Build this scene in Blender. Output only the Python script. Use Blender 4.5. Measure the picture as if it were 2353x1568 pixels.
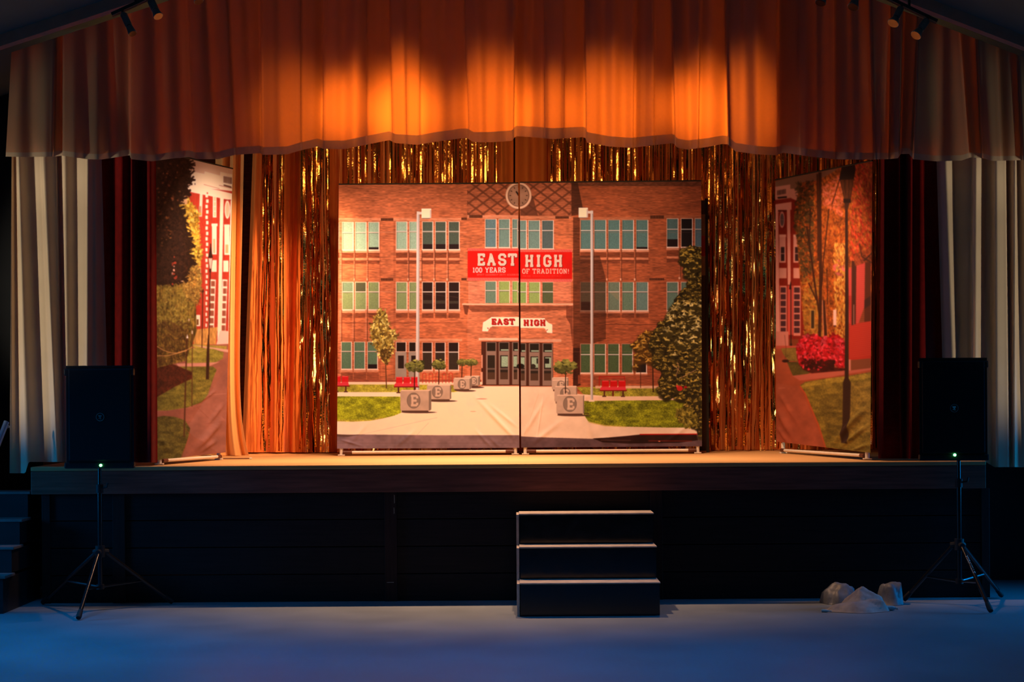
import bpy, bmesh, math, random
import numpy as np
from mathutils import Matrix, Vector

sc = bpy.context.scene
for o in list(bpy.data.objects):
    bpy.data.objects.remove(o, do_unlink=True)

# ------------------------------------------------------------------ camera
IMW, IMH = 2353.0, 1568.0
F = 4270.0                      # focal length in pixels
CX, HY = 1176.5, 915.0          # principal column, horizon row
HC = 1.48                       # eye height
RR = 0.0065                     # camera roll
cam_d = bpy.data.cameras.new('camera')
cam = bpy.data.objects.new('camera', cam_d)
sc.collection.objects.link(cam)
cam_d.sensor_width = 36.0
cam_d.lens = F / IMW * 36.0
cam_d.shift_y = (HY - IMH / 2) / IMW
cam_d.clip_end = 200
cam.matrix_world = Matrix.Translation((0, 0, HC)) @ Matrix.Rotation(math.pi / 2, 4, 'X') @ Matrix.Rotation(-RR, 4, 'Z')
sc.camera = cam
sc.view_settings.view_transform = 'Standard'
sc.view_settings.look = 'None'
sc.view_settings.gamma = 1.0
sc.view_settings.exposure = 0.0
sc.view_settings.use_curve_mapping = False
sc.cycles.use_denoising = True
sc.cycles.sample_clamp_indirect = 6.0
sc.cycles.max_bounces = 8

# ------------------------------------------------------------------ world and lamps
world = bpy.data.worlds.new('world')
sc.world = world
world.use_nodes = True
world.node_tree.nodes['Background'].inputs[0].default_value = (0.05, 0.08, 0.12, 1)
world.node_tree.nodes['Background'].inputs[1].default_value = 0.02


def lamp(kind, name, loc, target, power, col, **kw):
    d = bpy.data.lights.new(name, kind)
    d.energy = power
    d.color = col
    for k, v in kw.items():
        setattr(d, k, v)
    o = bpy.data.objects.new(name, d)
    sc.collection.objects.link(o)
    o.location = loc
    if target is not None:
        o.rotation_euler = (Vector(target) - Vector(loc)).to_track_quat('-Z', 'Y').to_euler()
    return o


WARM = (1.0, 0.55, 0.31)
BLUE = (0.0, 0.33, 1.0)
# stage lanterns on the bar hidden behind the valance, aimed back at the flats
for x, p, tx in ((-1.05, 150, -1.25), (-0.55, 195, -0.7), (0.2, 178, 0.3), (0.6, 72, 1.15)):
    lamp('SPOT', 'stage_lantern_light', (x, 14.25, 3.98), (tx, 15.5, 1.15), p, WARM,
         spot_size=math.radians(92), spot_blend=1.0, shadow_soft_size=0.06)
# floodlights close behind the valance, leaning on to its back
for x, p in ((-1.20, 38), (-0.76, 30), (-0.18, 10), (0.29, 14), (1.26, 24)):
    lamp('SPOT', 'stage_floodlight', (x, 13.88, 3.58), (x, 13.28, 3.56), p, (1.0, 0.50, 0.18),
         spot_size=math.radians(56), spot_blend=1.0, shadow_soft_size=0.06)
for x, p in ((-1.50, 30), (-0.80, 95), (-0.05, 75), (0.70, 75), (1.50, 75)):
    lamp('SPOT', 'stage_wash_light', (x, 14.05, 3.50), (x, 13.28, 3.52), p, (1.0, 0.50, 0.18),
         spot_size=math.radians(68), spot_blend=1.0, shadow_soft_size=0.08)
# downlight over the front of the boards
for x, p in ((-1.0, 520), (0.2, 500), (1.2, 140)):
    lamp('SPOT', 'stage_downlight', (x, 14.32, 4.1), (x, 13.9, 0.0), p, (1.0, 0.55, 0.30), spot_size=math.radians(70), spot_blend=1.0, shadow_soft_size=0.04)
# side lanterns for the angled flats and the drapes beside them
lamp('SPOT', 'stage_side_lantern', (-1.1, 13.9, 3.75), (-2.45, 14.7, 1.8), 270, WARM, spot_size=math.radians(70), spot_blend=0.8, shadow_soft_size=0.06)
lamp('SPOT', 'stage_side_lantern', (-0.6, 14.0, 3.8), (-2.62, 16.4, 1.85), 1100, (1.0, 0.5, 0.2), spot_size=math.radians(41), spot_blend=1.0, shadow_soft_size=0.06)
lamp('SPOT', 'stage_side_lantern', (1.2, 13.74, 3.7), (2.45, 14.6, 1.7), 300, (1.0, 0.54, 0.28), spot_size=math.radians(74), spot_blend=0.8, shadow_soft_size=0.06)
# unseen low-power fill spots, added over the flats to make the tinsel glint
for x in (-0.9, 0.55):
    lamp('SPOT', 'tinsel_fill_light', (x, 14.2, 3.62), (x * 1.05, 16.3, 3.12), 26, (1.0, 0.55, 0.22), spot_size=math.radians(75), spot_blend=0.7, shadow_soft_size=0.05)
# unseen blue area fills, added under the hall roof to tint the floor
lamp('AREA', 'blue_floor_fill', (-3.7, 11.0, 4.0), (-3.7, 11.05, 0.0), 40, BLUE, shape='RECTANGLE', size=2.4, size_y=3.0, spread=math.radians(64))
lamp('AREA', 'blue_floor_fill', (0.3, 10.2, 4.6), (0.3, 10.25, 0.0), 30, BLUE, shape='RECTANGLE', size=4.6, size_y=2.4, spread=math.radians(64))
lamp('AREA', 'blue_floor_fill', (4.3, 11.6, 3.8), (4.3, 12.1, 0.0), 15, BLUE, shape='RECTANGLE', size=1.2, size_y=2.0, spread=math.radians(64))
# pale house light raking the cream side curtains from the hall walls
lamp('SPOT', 'house_light', (-5.7, 11.7, 1.9), (-3.78, 13.5, 2.22), 260, (1.0, 0.84, 0.60), spot_size=math.radians(46), spot_blend=0.6, shadow_soft_size=0.06)
lamp('SPOT', 'house_light', (5.9, 11.8, 2.0), (4.05, 13.5, 2.22), 170, (1.0, 0.84, 0.60), spot_size=math.radians(46), spot_blend=0.6, shadow_soft_size=0.06)
lamp('SPOT', 'house_light', (-5.6, 11.6, 1.7), (-3.50, 13.3, 3.28), 95, (1.0, 0.84, 0.60), spot_size=math.radians(22), spot_blend=0.8, shadow_soft_size=0.06)  # extra pair, added to lift the lower corners of the valance
lamp('SPOT', 'house_light', (5.7, 11.7, 1.7), (3.62, 13.3, 3.25), 75, (1.0, 0.84, 0.60), spot_size=math.radians(22), spot_blend=0.8, shadow_soft_size=0.06)
# unseen low blue fills, added at the sides to rim stands and floor
lamp('AREA', 'blue_side_fill', (6.1, 13.4, 1.1), (3.0, 13.1, 0.25), 15, BLUE, shape='RECTANGLE', size=0.9, size_y=0.9, spread=math.radians(70))
lamp('AREA', 'blue_side_fill', (-6.1, 12.3, 1.1), (-3.0, 12.8, 0.25), 11, BLUE, shape='RECTANGLE', size=0.9, size_y=0.9, spread=math.radians(70))
# faint glow under the hall roof
lamp('POINT', 'hall_glow', (0.0, 6.0, 3.4), None, 16, (0.2, 0.62, 0.80), shadow_soft_size=1.0)


# ------------------------------------------------------------------ pixel <-> place
def W(px, py, Y):
    dx, dy = px - CX, py - HY
    c, s = math.cos(RR), math.sin(RR)
    ix = dx * c - dy * s
    iy = dy * c + dx * s
    return np.array((ix * Y / F, Y + 0 * ix, HC - iy * Y / F))


def WG(px, py, Y):
    P = W(np.asarray(px, float), np.asarray(py, float), np.asarray(Y, float))
    return np.stack(np.broadcast_arrays(*P), -1)


def PX(P):
    ix = P[..., 0] / P[..., 1] * F
    iy = (HC - P[..., 2]) / P[..., 1] * F
    c, s = math.cos(RR), math.sin(RR)
    return ix * c + iy * s + CX, iy * c - ix * s + HY


# ------------------------------------------------------------------ object helpers
ORG = {}


def link(o):
    sc.collection.objects.link(o)
    return o


def tag(o, label=None, cat=None, group=None, kind=None):
    if label: o['label'] = label
    if cat: o['category'] = cat
    if group: o['group'] = group
    if kind: o['kind'] = kind
    return o


def thing(name, loc, label, cat, group=None, kind=None):
    o = link(bpy.data.objects.new(name, None))
    o.empty_display_size = 0.1
    o.location = loc
    ORG[o.name] = np.array(loc, float)
    return tag(o, label, cat, group, kind)


def mesh_obj(name, V, Fc, mat, parent=None, smooth=False, org=None):
    V = np.asarray(V, float).reshape(-1, 3)
    if parent is not None:
        org = ORG[parent.name]
    elif org is None:
        org = np.array(((V[:, 0].min() + V[:, 0].max()) / 2, (V[:, 1].min() + V[:, 1].max()) / 2, V[:, 2].min()))
    org = np.array(org, float)
    me = bpy.data.meshes.new(name)
    VV = V - org
    if isinstance(Fc, np.ndarray) and Fc.ndim == 2:
        n, k = Fc.shape
        me.vertices.add(len(VV))
        me.vertices.foreach_set('co', VV.astype(np.float32).ravel())
        me.loops.add(n * k)
        me.loops.foreach_set('vertex_index', Fc.astype(np.int32).ravel())
        me.polygons.add(n)
        me.polygons.foreach_set('loop_start', np.arange(0, n * k, k, dtype=np.int32))
        me.update(calc_edges=True)
    else:
        me.from_pydata([tuple(v) for v in VV], [], [tuple(int(i) for i in f) for f in Fc])
        me.update()
    if smooth:
        me.polygons.foreach_set('use_smooth', np.ones(len(me.polygons), bool))
    me.materials.append(mat)
    o = link(bpy.data.objects.new(name, me))
    ORG[o.name] = org
    if parent is not None:
        o.parent = parent
    else:
        o.location = org
    return o


class MB:
    """collects shapes for one mesh"""
    def __init__(self):
        self.v, self.f, self.n = [], [], 0

    def add(self, V, Fc):
        V = np.asarray(V, float)
        self.f += [[int(i) + self.n for i in f] for f in Fc]
        self.v.append(V)
        self.n += len(V)
        return self

    def box(self, lo, hi, bev=0.0, rot=None, piv=None):
        bm = bmesh.new()
        bmesh.ops.create_cube(bm, size=1)
        lo, hi = np.array(lo, float), np.array(hi, float)
        d, c = hi - lo, (hi + lo) / 2
        for v in bm.verts:
            v.co = Vector((v.co.x * d[0], v.co.y * d[1], v.co.z * d[2]))
        if bev > 0:
            bmesh.ops.bevel(bm, geom=bm.edges[:], offset=bev, segments=2, affect='EDGES', profile=0.6)
        bm.verts.index_update()
        V = np.array([v.co[:] for v in bm.verts]) + c
        Fc = [[v.index for v in f.verts] for f in bm.faces]
        bm.free()
        if rot is not None:
            p = np.array(piv if piv is not None else c)
            V = (V - p) @ np.array(rot).T + p
        return self.add(V, Fc)

    def tube(self, pts, r, n=12, caps=True):
        pts = [np.array(p, float) for p in pts]
        rs = r if hasattr(r, '__len__') else [r] * len(pts)
        V, Fc = [], []
        up = None
        for i, p in enumerate(pts):
            t = pts[min(i + 1, len(pts) - 1)] - pts[max(i - 1, 0)]
            t = t / (np.linalg.norm(t) + 1e-9)
            if up is None:
                a = np.array((0, 0, 1.0)) if abs(t[2]) < 0.9 else np.array((1.0, 0, 0))
                up = np.cross(np.cross(t, a), t)
            up = up - t * (up @ t)
            up /= np.linalg.norm(up)
            sd = np.cross(t, up)
            for k in range(n):
                an = 2 * math.pi * k / n
                V.append(p + rs[i] * (math.cos(an) * up + math.sin(an) * sd))
        for i in range(len(pts) - 1):
            for k in range(n):
                a, b = i * n + k, i * n + (k + 1) % n
                Fc.append([a, b, b + n, a + n])
        if caps:
            Fc.append(list(range(n))[::-1])
            Fc.append([(len(pts) - 1) * n + k for k in range(n)])
        return self.add(V, Fc)

    def poly(self, pts, depth=None):
        """flat polygon, optionally pushed along a vector into a prism"""
        pts = np.array(pts, float)
        n = len(pts)
        if depth is None:
            return self.add(pts, [list(range(n))])
        V = np.vstack([pts, pts + np.array(depth)])
        Fc = [list(range(n)), list(range(2 * n - 1, n - 1, -1))]
        for i in range(n):
            j = (i + 1) % n
            Fc.append([i, i + n, j + n, j])
        return self.add(V, Fc)

    def build(self, name, mat, parent=None, smooth=False, org=None):
        o = mesh_obj(name, np.vstack(self.v), self.f, mat, parent, smooth, org)
        if smooth:
            me = o.data
            bm = bmesh.new(); bm.from_mesh(me)
            bmesh.ops.recalc_face_normals(bm, faces=bm.faces[:])
            for e in bm.edges:
                if len(e.link_faces) == 2 and e.calc_face_angle(0) > 0.7:
                    e.smooth = False
            bm.to_mesh(me); bm.free()
        else:
            me = o.data
            bm = bmesh.new(); bm.from_mesh(me)
            bmesh.ops.recalc_face_normals(bm, faces=bm.faces[:])
            bm.to_mesh(me); bm.free()
        return o


def grid_faces(h, w):
    i = np.arange(h * w).reshape(h, w)
    return np.stack([i[:-1, :-1].ravel(), i[:-1, 1:].ravel(), i[1:, 1:].ravel(), i[1:, :-1].ravel()], 1)


def copy_tree(o, parent=None):
    c = link(o.copy())
    c.parent = parent
    ORG[c.name] = ORG[o.name]
    for ch in list(o.children):
        copy_tree(ch, c)
    return c


# ------------------------------------------------------------------ materials
def lin(c):
    c = np.asarray(c, float) / 255.0
    return np.where(c <= 0.04045, c / 12.92, ((c + 0.055) / 1.055) ** 2.4)


def mat(name, col, rough=0.6, metal=0.0, vary=0.12, scale=8.0, stretch=(1, 1, 1), bump=0.0, bscale=60.0, spec=0.5,
        trans=0.0, tcol=None, emit=None, estr=0.0, sheen=0.0, coat=0.0, rvary=0.0):
    m = bpy.data.materials.new(name)
    m.use_nodes = True
    nt = m.node_tree
    N, L = nt.nodes, nt.links
    b = N['Principled BSDF']
    out = N['Material Output']
    tc = N.new('ShaderNodeTexCoord')
    mp = N.new('ShaderNodeMapping')
    mp.inputs['Scale'].default_value = stretch
    L.new(tc.outputs['Object'], mp.inputs[0])
    nz = N.new('ShaderNodeTexNoise')
    nz.inputs['Scale'].default_value = scale
    nz.inputs['Detail'].default_value = 5
    L.new(mp.outputs[0], nz.inputs['Vector'])
    cr = N.new('ShaderNodeValToRGB')
    c = np.array(col[:3])
    cr.color_ramp.elements[0].position = 0.3
    cr.color_ramp.elements[1].position = 0.7
    cr.color_ramp.elements[0].color = (*np.clip(c * (1 - vary), 0, 1), 1)
    cr.color_ramp.elements[1].color = (*np.clip(c * (1 + vary), 0, 1), 1)
    L.new(nz.outputs['Fac'], cr.inputs[0])
    L.new(cr.outputs[0], b.inputs['Base Color'])
    b.inputs['Roughness'].default_value = rough
    b.inputs['Metallic'].default_value = metal
    b.inputs['Specular IOR Level'].default_value = spec
    b.inputs['Sheen Weight'].default_value = sheen
    b.inputs['Coat Weight'].default_value = coat
    if rvary > 0:
        mr = N.new('ShaderNodeMapRange')
        mr.inputs[3].default_value = max(0.02, rough - rvary)
        mr.inputs[4].default_value = rough + rvary
        L.new(nz.outputs['Fac'], mr.inputs[0])
        L.new(mr.outputs[0], b.inputs['Roughness'])
    if emit is not None:
        b.inputs['Emission Color'].default_value = (*emit, 1)
        b.inputs['Emission Strength'].default_value = estr
    if bump > 0:
        n2 = N.new('ShaderNodeTexNoise')
        n2.inputs['Scale'].default_value = bscale
        n2.inputs['Detail'].default_value = 3
        L.new(mp.outputs[0], n2.inputs['Vector'])
        bp = N.new('ShaderNodeBump')
        bp.inputs['Strength'].default_value = bump
        bp.inputs['Distance'].default_value = 0.01
        L.new(n2.outputs['Fac'], bp.inputs['Height'])
        L.new(bp.outputs[0], b.inputs['Normal'])
    if trans > 0:
        t = N.new('ShaderNodeBsdfTranslucent')
        t.inputs['Color'].default_value = (*(tcol if tcol is not None else col)[:3], 1)
        mx = N.new('ShaderNodeMixShader')
        mx.inputs[0].default_value = trans
        L.new(b.outputs[0], mx.inputs[1])
        L.new(t.outputs[0], mx.inputs[2])
        L.new(mx.outputs[0], out.inputs['Surface'])
    return m


def wood_mat(name, c1, c2, rough, plank=0.1, axis='Y'):
    m = bpy.data.materials.new(name)
    m.use_nodes = True
    nt = m.node_tree; N, L = nt.nodes, nt.links
    b = N['Principled BSDF']
    tc = N.new('ShaderNodeTexCoord')
    mp = N.new('ShaderNodeMapping')
    mp.inputs['Scale'].default_value = (0.6, 9, 9)
    L.new(tc.outputs['Object'], mp.inputs[0])
    nz = N.new('ShaderNodeTexNoise'); nz.inputs['Scale'].default_value = 4; nz.inputs['Detail'].default_value = 8
    L.new(mp.outputs[0], nz.inputs['Vector'])
    br = N.new('ShaderNodeTexBrick')
    br.inputs['Scale'].default_value = 1.0
    br.inputs['Brick Width'].default_value = 1.7
    br.inputs['Row Height'].default_value = plank
    br.inputs['Mortar Size'].default_value = 0.0025
    br.inputs['Color1'].default_value = (*c1, 1)
    br.inputs['Color2'].default_value = (*(np.array(c1) * 0.82), 1)
    br.inputs['Mortar'].default_value = (*(np.array(c2) * 0.5), 1)
    L.new(tc.outputs['Object'], br.inputs['Vector'])
    mx = N.new('ShaderNodeMix'); mx.data_type = 'RGBA'; mx.blend_type = 'MIX'
    L.new(nz.outputs['Fac'], mx.inputs['Factor'])
    L.new(br.outputs['Color'], mx.inputs['A'])
    mx.inputs['B'].default_value = (*c2, 1)
    L.new(mx.outputs['Result'], b.inputs['Base Color'])
    b.inputs['Roughness'].default_value = rough
    return m


M = {}
M['lino'] = mat('hall_lino', (0.21, 0.25, 0.28), rough=0.42, vary=0.10, scale=2.2, rvary=0.06, bump=0.02, bscale=240, spec=0.35)
M['deck'] = wood_mat('stage_boards', (0.80, 0.50, 0.24), (0.62, 0.36, 0.14), 0.5, 0.085)
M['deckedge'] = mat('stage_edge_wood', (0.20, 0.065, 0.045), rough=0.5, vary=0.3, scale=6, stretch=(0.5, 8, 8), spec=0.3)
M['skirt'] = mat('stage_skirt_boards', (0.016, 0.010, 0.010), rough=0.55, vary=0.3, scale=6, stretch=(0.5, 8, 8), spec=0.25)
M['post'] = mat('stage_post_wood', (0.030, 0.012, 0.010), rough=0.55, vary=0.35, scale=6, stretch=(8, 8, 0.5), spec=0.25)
M['worn'] = mat('bare_wood_scuff', (0.32, 0.26, 0.20), rough=0.7, vary=0.3, scale=30)
M['wall'] = mat('dark_hall_wall', (0.012, 0.014, 0.018), rough=0.85, vary=0.2, scale=3)
M['ceiling'] = mat('hall_ceiling_paint', (0.06, 0.13, 0.15), rough=0.85, vary=0.06, scale=3, bump=0.05, bscale=180)
M['beam'] = mat('ceiling_trim_paint', (0.62, 0.30, 0.22), rough=0.75, vary=0.08, scale=12)
M['brick'] = mat('rear_brick', (0.10, 0.035, 0.022), rough=0.9, vary=0.4, scale=14, stretch=(1, 1, 4))
M['cream'] = mat('cream_curtain_cloth', (0.60, 0.47, 0.33), rough=0.85, vary=0.05, scale=5, bump=0.12, bscale=420, trans=0.14, tcol=(0.80, 0.34, 0.10), sheen=0.2)
M['valance'] = mat('cream_valance_cloth', (0.34, 0.26, 0.18), rough=0.85, vary=0.05, scale=5, bump=0.12, bscale=420, trans=0.40, tcol=(0.80, 0.225, 0.03), sheen=0.2)
M['hem'] = mat('cream_valance_hem', (0.45, 0.35, 0.25), rough=0.85, vary=0.05, scale=5, bump=0.12, bscale=420, trans=0.2, tcol=(0.5, 0.18, 0.05), sheen=0.2)
M['velvet'] = mat('red_black_velvet', (0.12, 0.0013, 0.001), rough=0.9, vary=0.2, scale=20, bump=0.1, bscale=300, sheen=0.05, spec=0.1)
M['drape'] = mat('orange_drape_cloth', (0.84, 0.235, 0.045), rough=0.8, vary=0.06, scale=5, bump=0.08, bscale=380, trans=0.12, tcol=(0.8, 0.12, 0.015), sheen=0.1)
M['drape2'] = mat('amber_drape_cloth', (0.74, 0.36, 0.13), rough=0.8, vary=0.06, scale=5, bump=0.08, bscale=380, trans=0.12, tcol=(0.8, 0.25, 0.05), sheen=0.1)
M['foil'] = mat('gold_foil', (0.86, 0.41, 0.11), rough=0.14, metal=1.0, vary=0.15, scale=18, bump=0.25, bscale=55)
M['pvc'] = mat('white_plastic_pipe', (0.80, 0.74, 0.66), rough=0.4, vary=0.04, scale=20)
M['coupler'] = mat('brown_pipe_coupler', (0.11, 0.028, 0.014), rough=0.5, vary=0.2, scale=20)
M['blackpl'] = mat('black_plastic', (0.010, 0.011, 0.012), rough=0.45, vary=0.2, scale=40, bump=0.1, bscale=300, spec=0.3)
M['grille'] = mat('black_steel_grille', (0.006, 0.007, 0.008), rough=0.6, vary=0.3, scale=300, spec=0.2)
M['stand'] = mat('black_painted_tube', (0.010, 0.010, 0.011), rough=0.22, vary=0.1, scale=40)
M['rubber'] = mat('black_rubber', (0.009, 0.009, 0.009), rough=0.7, vary=0.2, scale=60)
M['gloss'] = mat('black_gloss_paint', (0.006, 0.007, 0.008), rough=0.16, vary=0.3, scale=14, rvary=0.08, bump=0.03, bscale=30)
M['treadtop'] = mat('worn_grey_tread', (0.46, 0.40, 0.36), rough=0.55, vary=0.2, scale=14)
M['led'] = mat('green_power_led', (0.1, 0.9, 0.2), rough=0.3, vary=0.02, emit=(0.12, 1.0, 0.25), estr=9.0)
M['emblem'] = mat('lit_teal_emblem', (0.22, 0.72, 0.72), rough=0.5, vary=0.1, scale=80)  # right emblem: colour raised to stand in for light on it
M['emblem2'] = mat('dim_teal_emblem', (0.07, 0.14, 0.14), rough=0.5, vary=0.1, scale=80)  # darker copy: the left emblem's weaker light is put into its colour
M['letter'] = mat('white_stand_lettering', (0.62, 0.58, 0.55), rough=0.5, vary=0.1, scale=80)
M['lampcan'] = mat('grey_spotlight_can', (0.22, 0.32, 0.38), rough=0.4, metal=0.4, vary=0.1, scale=40)
M['lens'] = mat('spotlight_lens', (0.11, 0.06, 0.035), rough=0.15, vary=0.1, scale=40, metal=0.6)
M['track'] = mat('dark_track_rail', (0.05, 0.045, 0.045), rough=0.5, vary=0.1, scale=40)
M['sheet'] = mat('grey_dust_sheet', (0.36, 0.32, 0.29), rough=0.6, vary=0.25, scale=14, bump=0.2, bscale=30)
M['sheetdark'] = mat('slate_dust_sheet', (0.15, 0.17, 0.20), rough=0.5, vary=0.3, scale=12, bump=0.2, bscale=30)
M['bottle'] = mat('clear_blue_plastic', (0.25, 0.55, 0.7), rough=0.08, vary=0.1, scale=30)
M['steel'] = mat('blue_grey_rail', (0.18, 0.24, 0.32), rough=0.35, metal=0.5, vary=0.1, scale=30)
M['stair'] = mat('dark_stair_paint', (0.014, 0.014, 0.016), rough=0.5, vary=0.2, scale=10)
M['stairtop'] = mat('grey_stair_tread', (0.14, 0.13, 0.13), rough=0.5, vary=0.2, scale=10)
M['flatdark'] = mat('dark_flat_print', (0.035, 0.018, 0.015), rough=0.8, vary=0.5, scale=5)
M['flatred'] = mat('red_flat_print', (0.25, 0.012, 0.008), rough=0.8, vary=0.15, scale=9)
M['flatbeige'] = mat('beige_flat_print', (0.20, 0.12, 0.07), rough=0.8, vary=0.1, scale=9)

# ------------------------------------------------------------------ the hall
DF, DZ = 13.5, 1.0              # stage front and height


def struct(name, mb, m, kind='structure', **kw):
    o = mb.build(name, m, **kw)
    o['kind'] = kind
    return o


struct('floor', MB().box((-6.2, -2, -0.1), (6.2, 17.2, 0)), M['lino'])
# gable ceiling: pixel line of the trim's lower edge, placed at the valance
YB = 13.12
pL0, pL1 = W(20, 100, YB), W(323, 0, YB)
pR0, pR1 = W(2072, 0, YB), W(2353, 108, YB)
sL = (pL1[2] - pL0[2]) / (pL1[0] - pL0[0])
sR = (pR1[2] - pR0[2]) / (pR1[0] - pR0[0])
xa = (pR0[2] - pL0[2] + sL * pL0[0] - sR * pR0[0]) / (sL - sR)
za = pL0[2] + sL * (xa - pL0[0])


def roof_z(x):
    return pL0[2] + sL * (x - pL0[0]) if x < xa else pR0[2] + sR * (x - pR0[0])


TB = 0.085                      # trim height on the slope
for nm, x0, x1 in (('left', -6.2, xa), ('right', xa, 6.2)):
    za0, za1 = roof_z(x0) + TB, roof_z(x1) + TB
    struct('ceiling_' + nm, MB().poly([(x0, -2, za0), (x1, -2, za1), (x1, -2, za1 + 0.1), (x0, -2, za0 + 0.1)], (0, 19.2, 0)), M['ceiling'])
    struct('trim_1' if nm == 'left' else 'trim_2',
           MB().poly([(x0, YB, za0 - TB), (x1, YB, za1 - TB), (x1, YB, za1), (x0, YB, za0)], (0, 0.10, 0)), M['beam'])
struct('wall_left', MB().box((-6.3, -2, 0), (-6.2, 17.2, 4.0)), M['wall'])
struct('wall_right', MB().box((6.2, -2, 0), (6.3, 17.2, 4.0)), M['wall'])
struct('wall_rear', MB().box((-3.9, 17.1, 0), (3.9, 17.2, 5.4)), M['brick'])
struct('wall_stage_left', MB().box((-6.2, 14.85, 0), (-3.75, 14.95, 4.2)), M['wall'])
struct('wall_stage_right', MB().box((3.75, 14.85, 0), (6.2, 14.95, 4.2)), M['wall'])
struct('wall_wing_left', MB().box((-3.85, 14.95, 0), (-3.75, 17.1, 4.6)), M['wall'])
struct('wall_wing_right', MB().box((3.75, 14.95, 0), (3.85, 17.1, 4.6)), M['wall'])

# ------------------------------------------------------------------ the stage
XL, XR = W(70, 1066, DF)[0], W(2266, 1060, DF)[0]
stage = thing('stage', ((XL + XR) / 2, DF, 0), 'raised wooden stage with honey coloured boards and dark brown front', 'stage')
MB().box((XL, DF, DZ - 0.03), (XR, 16.9, DZ), 0.006).build('deck', M['deck'], stage)
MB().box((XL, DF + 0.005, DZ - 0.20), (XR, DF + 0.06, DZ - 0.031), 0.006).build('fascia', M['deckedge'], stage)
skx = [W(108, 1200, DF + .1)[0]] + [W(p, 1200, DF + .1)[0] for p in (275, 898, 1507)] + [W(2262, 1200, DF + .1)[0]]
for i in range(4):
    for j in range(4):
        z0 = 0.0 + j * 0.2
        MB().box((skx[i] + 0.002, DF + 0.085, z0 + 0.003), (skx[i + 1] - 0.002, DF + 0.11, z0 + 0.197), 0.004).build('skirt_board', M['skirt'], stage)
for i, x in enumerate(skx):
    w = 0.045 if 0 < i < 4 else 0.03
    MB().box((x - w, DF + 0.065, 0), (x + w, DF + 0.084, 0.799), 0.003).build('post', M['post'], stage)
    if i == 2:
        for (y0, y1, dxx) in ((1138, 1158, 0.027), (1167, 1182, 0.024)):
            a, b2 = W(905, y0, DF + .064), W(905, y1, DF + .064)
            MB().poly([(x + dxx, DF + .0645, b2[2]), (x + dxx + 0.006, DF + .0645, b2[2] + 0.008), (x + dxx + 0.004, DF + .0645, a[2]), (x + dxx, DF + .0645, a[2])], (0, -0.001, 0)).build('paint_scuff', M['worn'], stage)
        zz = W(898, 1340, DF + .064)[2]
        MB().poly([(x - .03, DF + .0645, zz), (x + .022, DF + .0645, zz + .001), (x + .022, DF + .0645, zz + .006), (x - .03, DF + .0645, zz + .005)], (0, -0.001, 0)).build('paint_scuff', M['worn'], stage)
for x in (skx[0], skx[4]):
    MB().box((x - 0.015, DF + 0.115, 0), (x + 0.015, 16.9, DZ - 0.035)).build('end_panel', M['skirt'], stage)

# ------------------------------------------------------------------ portable steps
st = thing('portable_steps', (W(1355, 1400, 12.7)[0], 12.95, 0), 'black painted three-tread wooden steps against the stage front', 'steps')
levels = ((0.227, 12.56, 1194.5, 1518), (0.449, 12.84, 1190, 1508.3), (0.663, 13.10, 1187.5, 1498))
sx0, sx1 = W(1194.5, 1400, 12.56)[0], W(1518, 1400, 12.56)[0]
zprev = 0.0
for z, y, a, b in levels:
    MB().box((sx0 + 0.004, y + 0.006, zprev + 0.004), (sx1 - 0.004, 13.40, z - 0.0095), 0.004).build('riser_box', M['gloss'], st)
    MB().box((sx0, y, z - 0.009), (sx1, min(13.40, y + 0.32), z), 0.003).build('tread', M['treadtop'], st)
    zprev = z
sd = MB()
sd.poly([(sx0 - 0.018, 12.575, 0), (sx0 - 0.018, 13.40, 0), (sx0 - 0.018, 13.40, 0.655), (sx0 - 0.018, 13.11, 0.655),
         (sx0 - 0.018, 13.11, 0.44), (sx0 - 0.018, 12.85, 0.44), (sx0 - 0.018, 12.85, 0.22), (sx0 - 0.018, 12.575, 0.22)], (0.017, 0, 0))
sd.build('side_panel', M['treadtop'], st)

# ------------------------------------------------------------------ side stair and its rail
ss = thing('side_stairs', (-3.95, 13.4, 0), 'dark wooden side stairs rising to the left end of the stage', 'stairs')
xr = XL - 0.03
for k, (y, z) in enumerate(((12.92, 0.264), (13.15, 0.448), (13.37, 0.63), (13.6, 0.818))):
    MB().box((-4.5, y + 0.01, 0.0 if k == 0 else (0.264, 0.448, 0.63)[k - 1] + 0.001), (xr - 0.02, 13.95, z - 0.021)).build('riser', M['stair'], ss)
    MB().box((-4.5, y, z - 0.02), (xr, y + 0.26, z), 0.005).build('tread', M['stairtop'], ss)
hr = thing('stair_handrail', (-4.3, 13.3, 0), 'blue-grey metal handrail beside the side stairs', 'handrail')
MB().tube([W(-90, 1210, 12.85), W(-20, 1062, 13.25), W(15, 970, 13.36), W(17, 982, 13.38)], 0.02).build('rail', M['steel'], hr, True)
q = W(-90, 1210, 12.85)
MB().tube([(q[0], q[1], 0.0), (q[0], q[1], q[2])], 0.018).build('post', M['steel'], hr, True)


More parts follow.
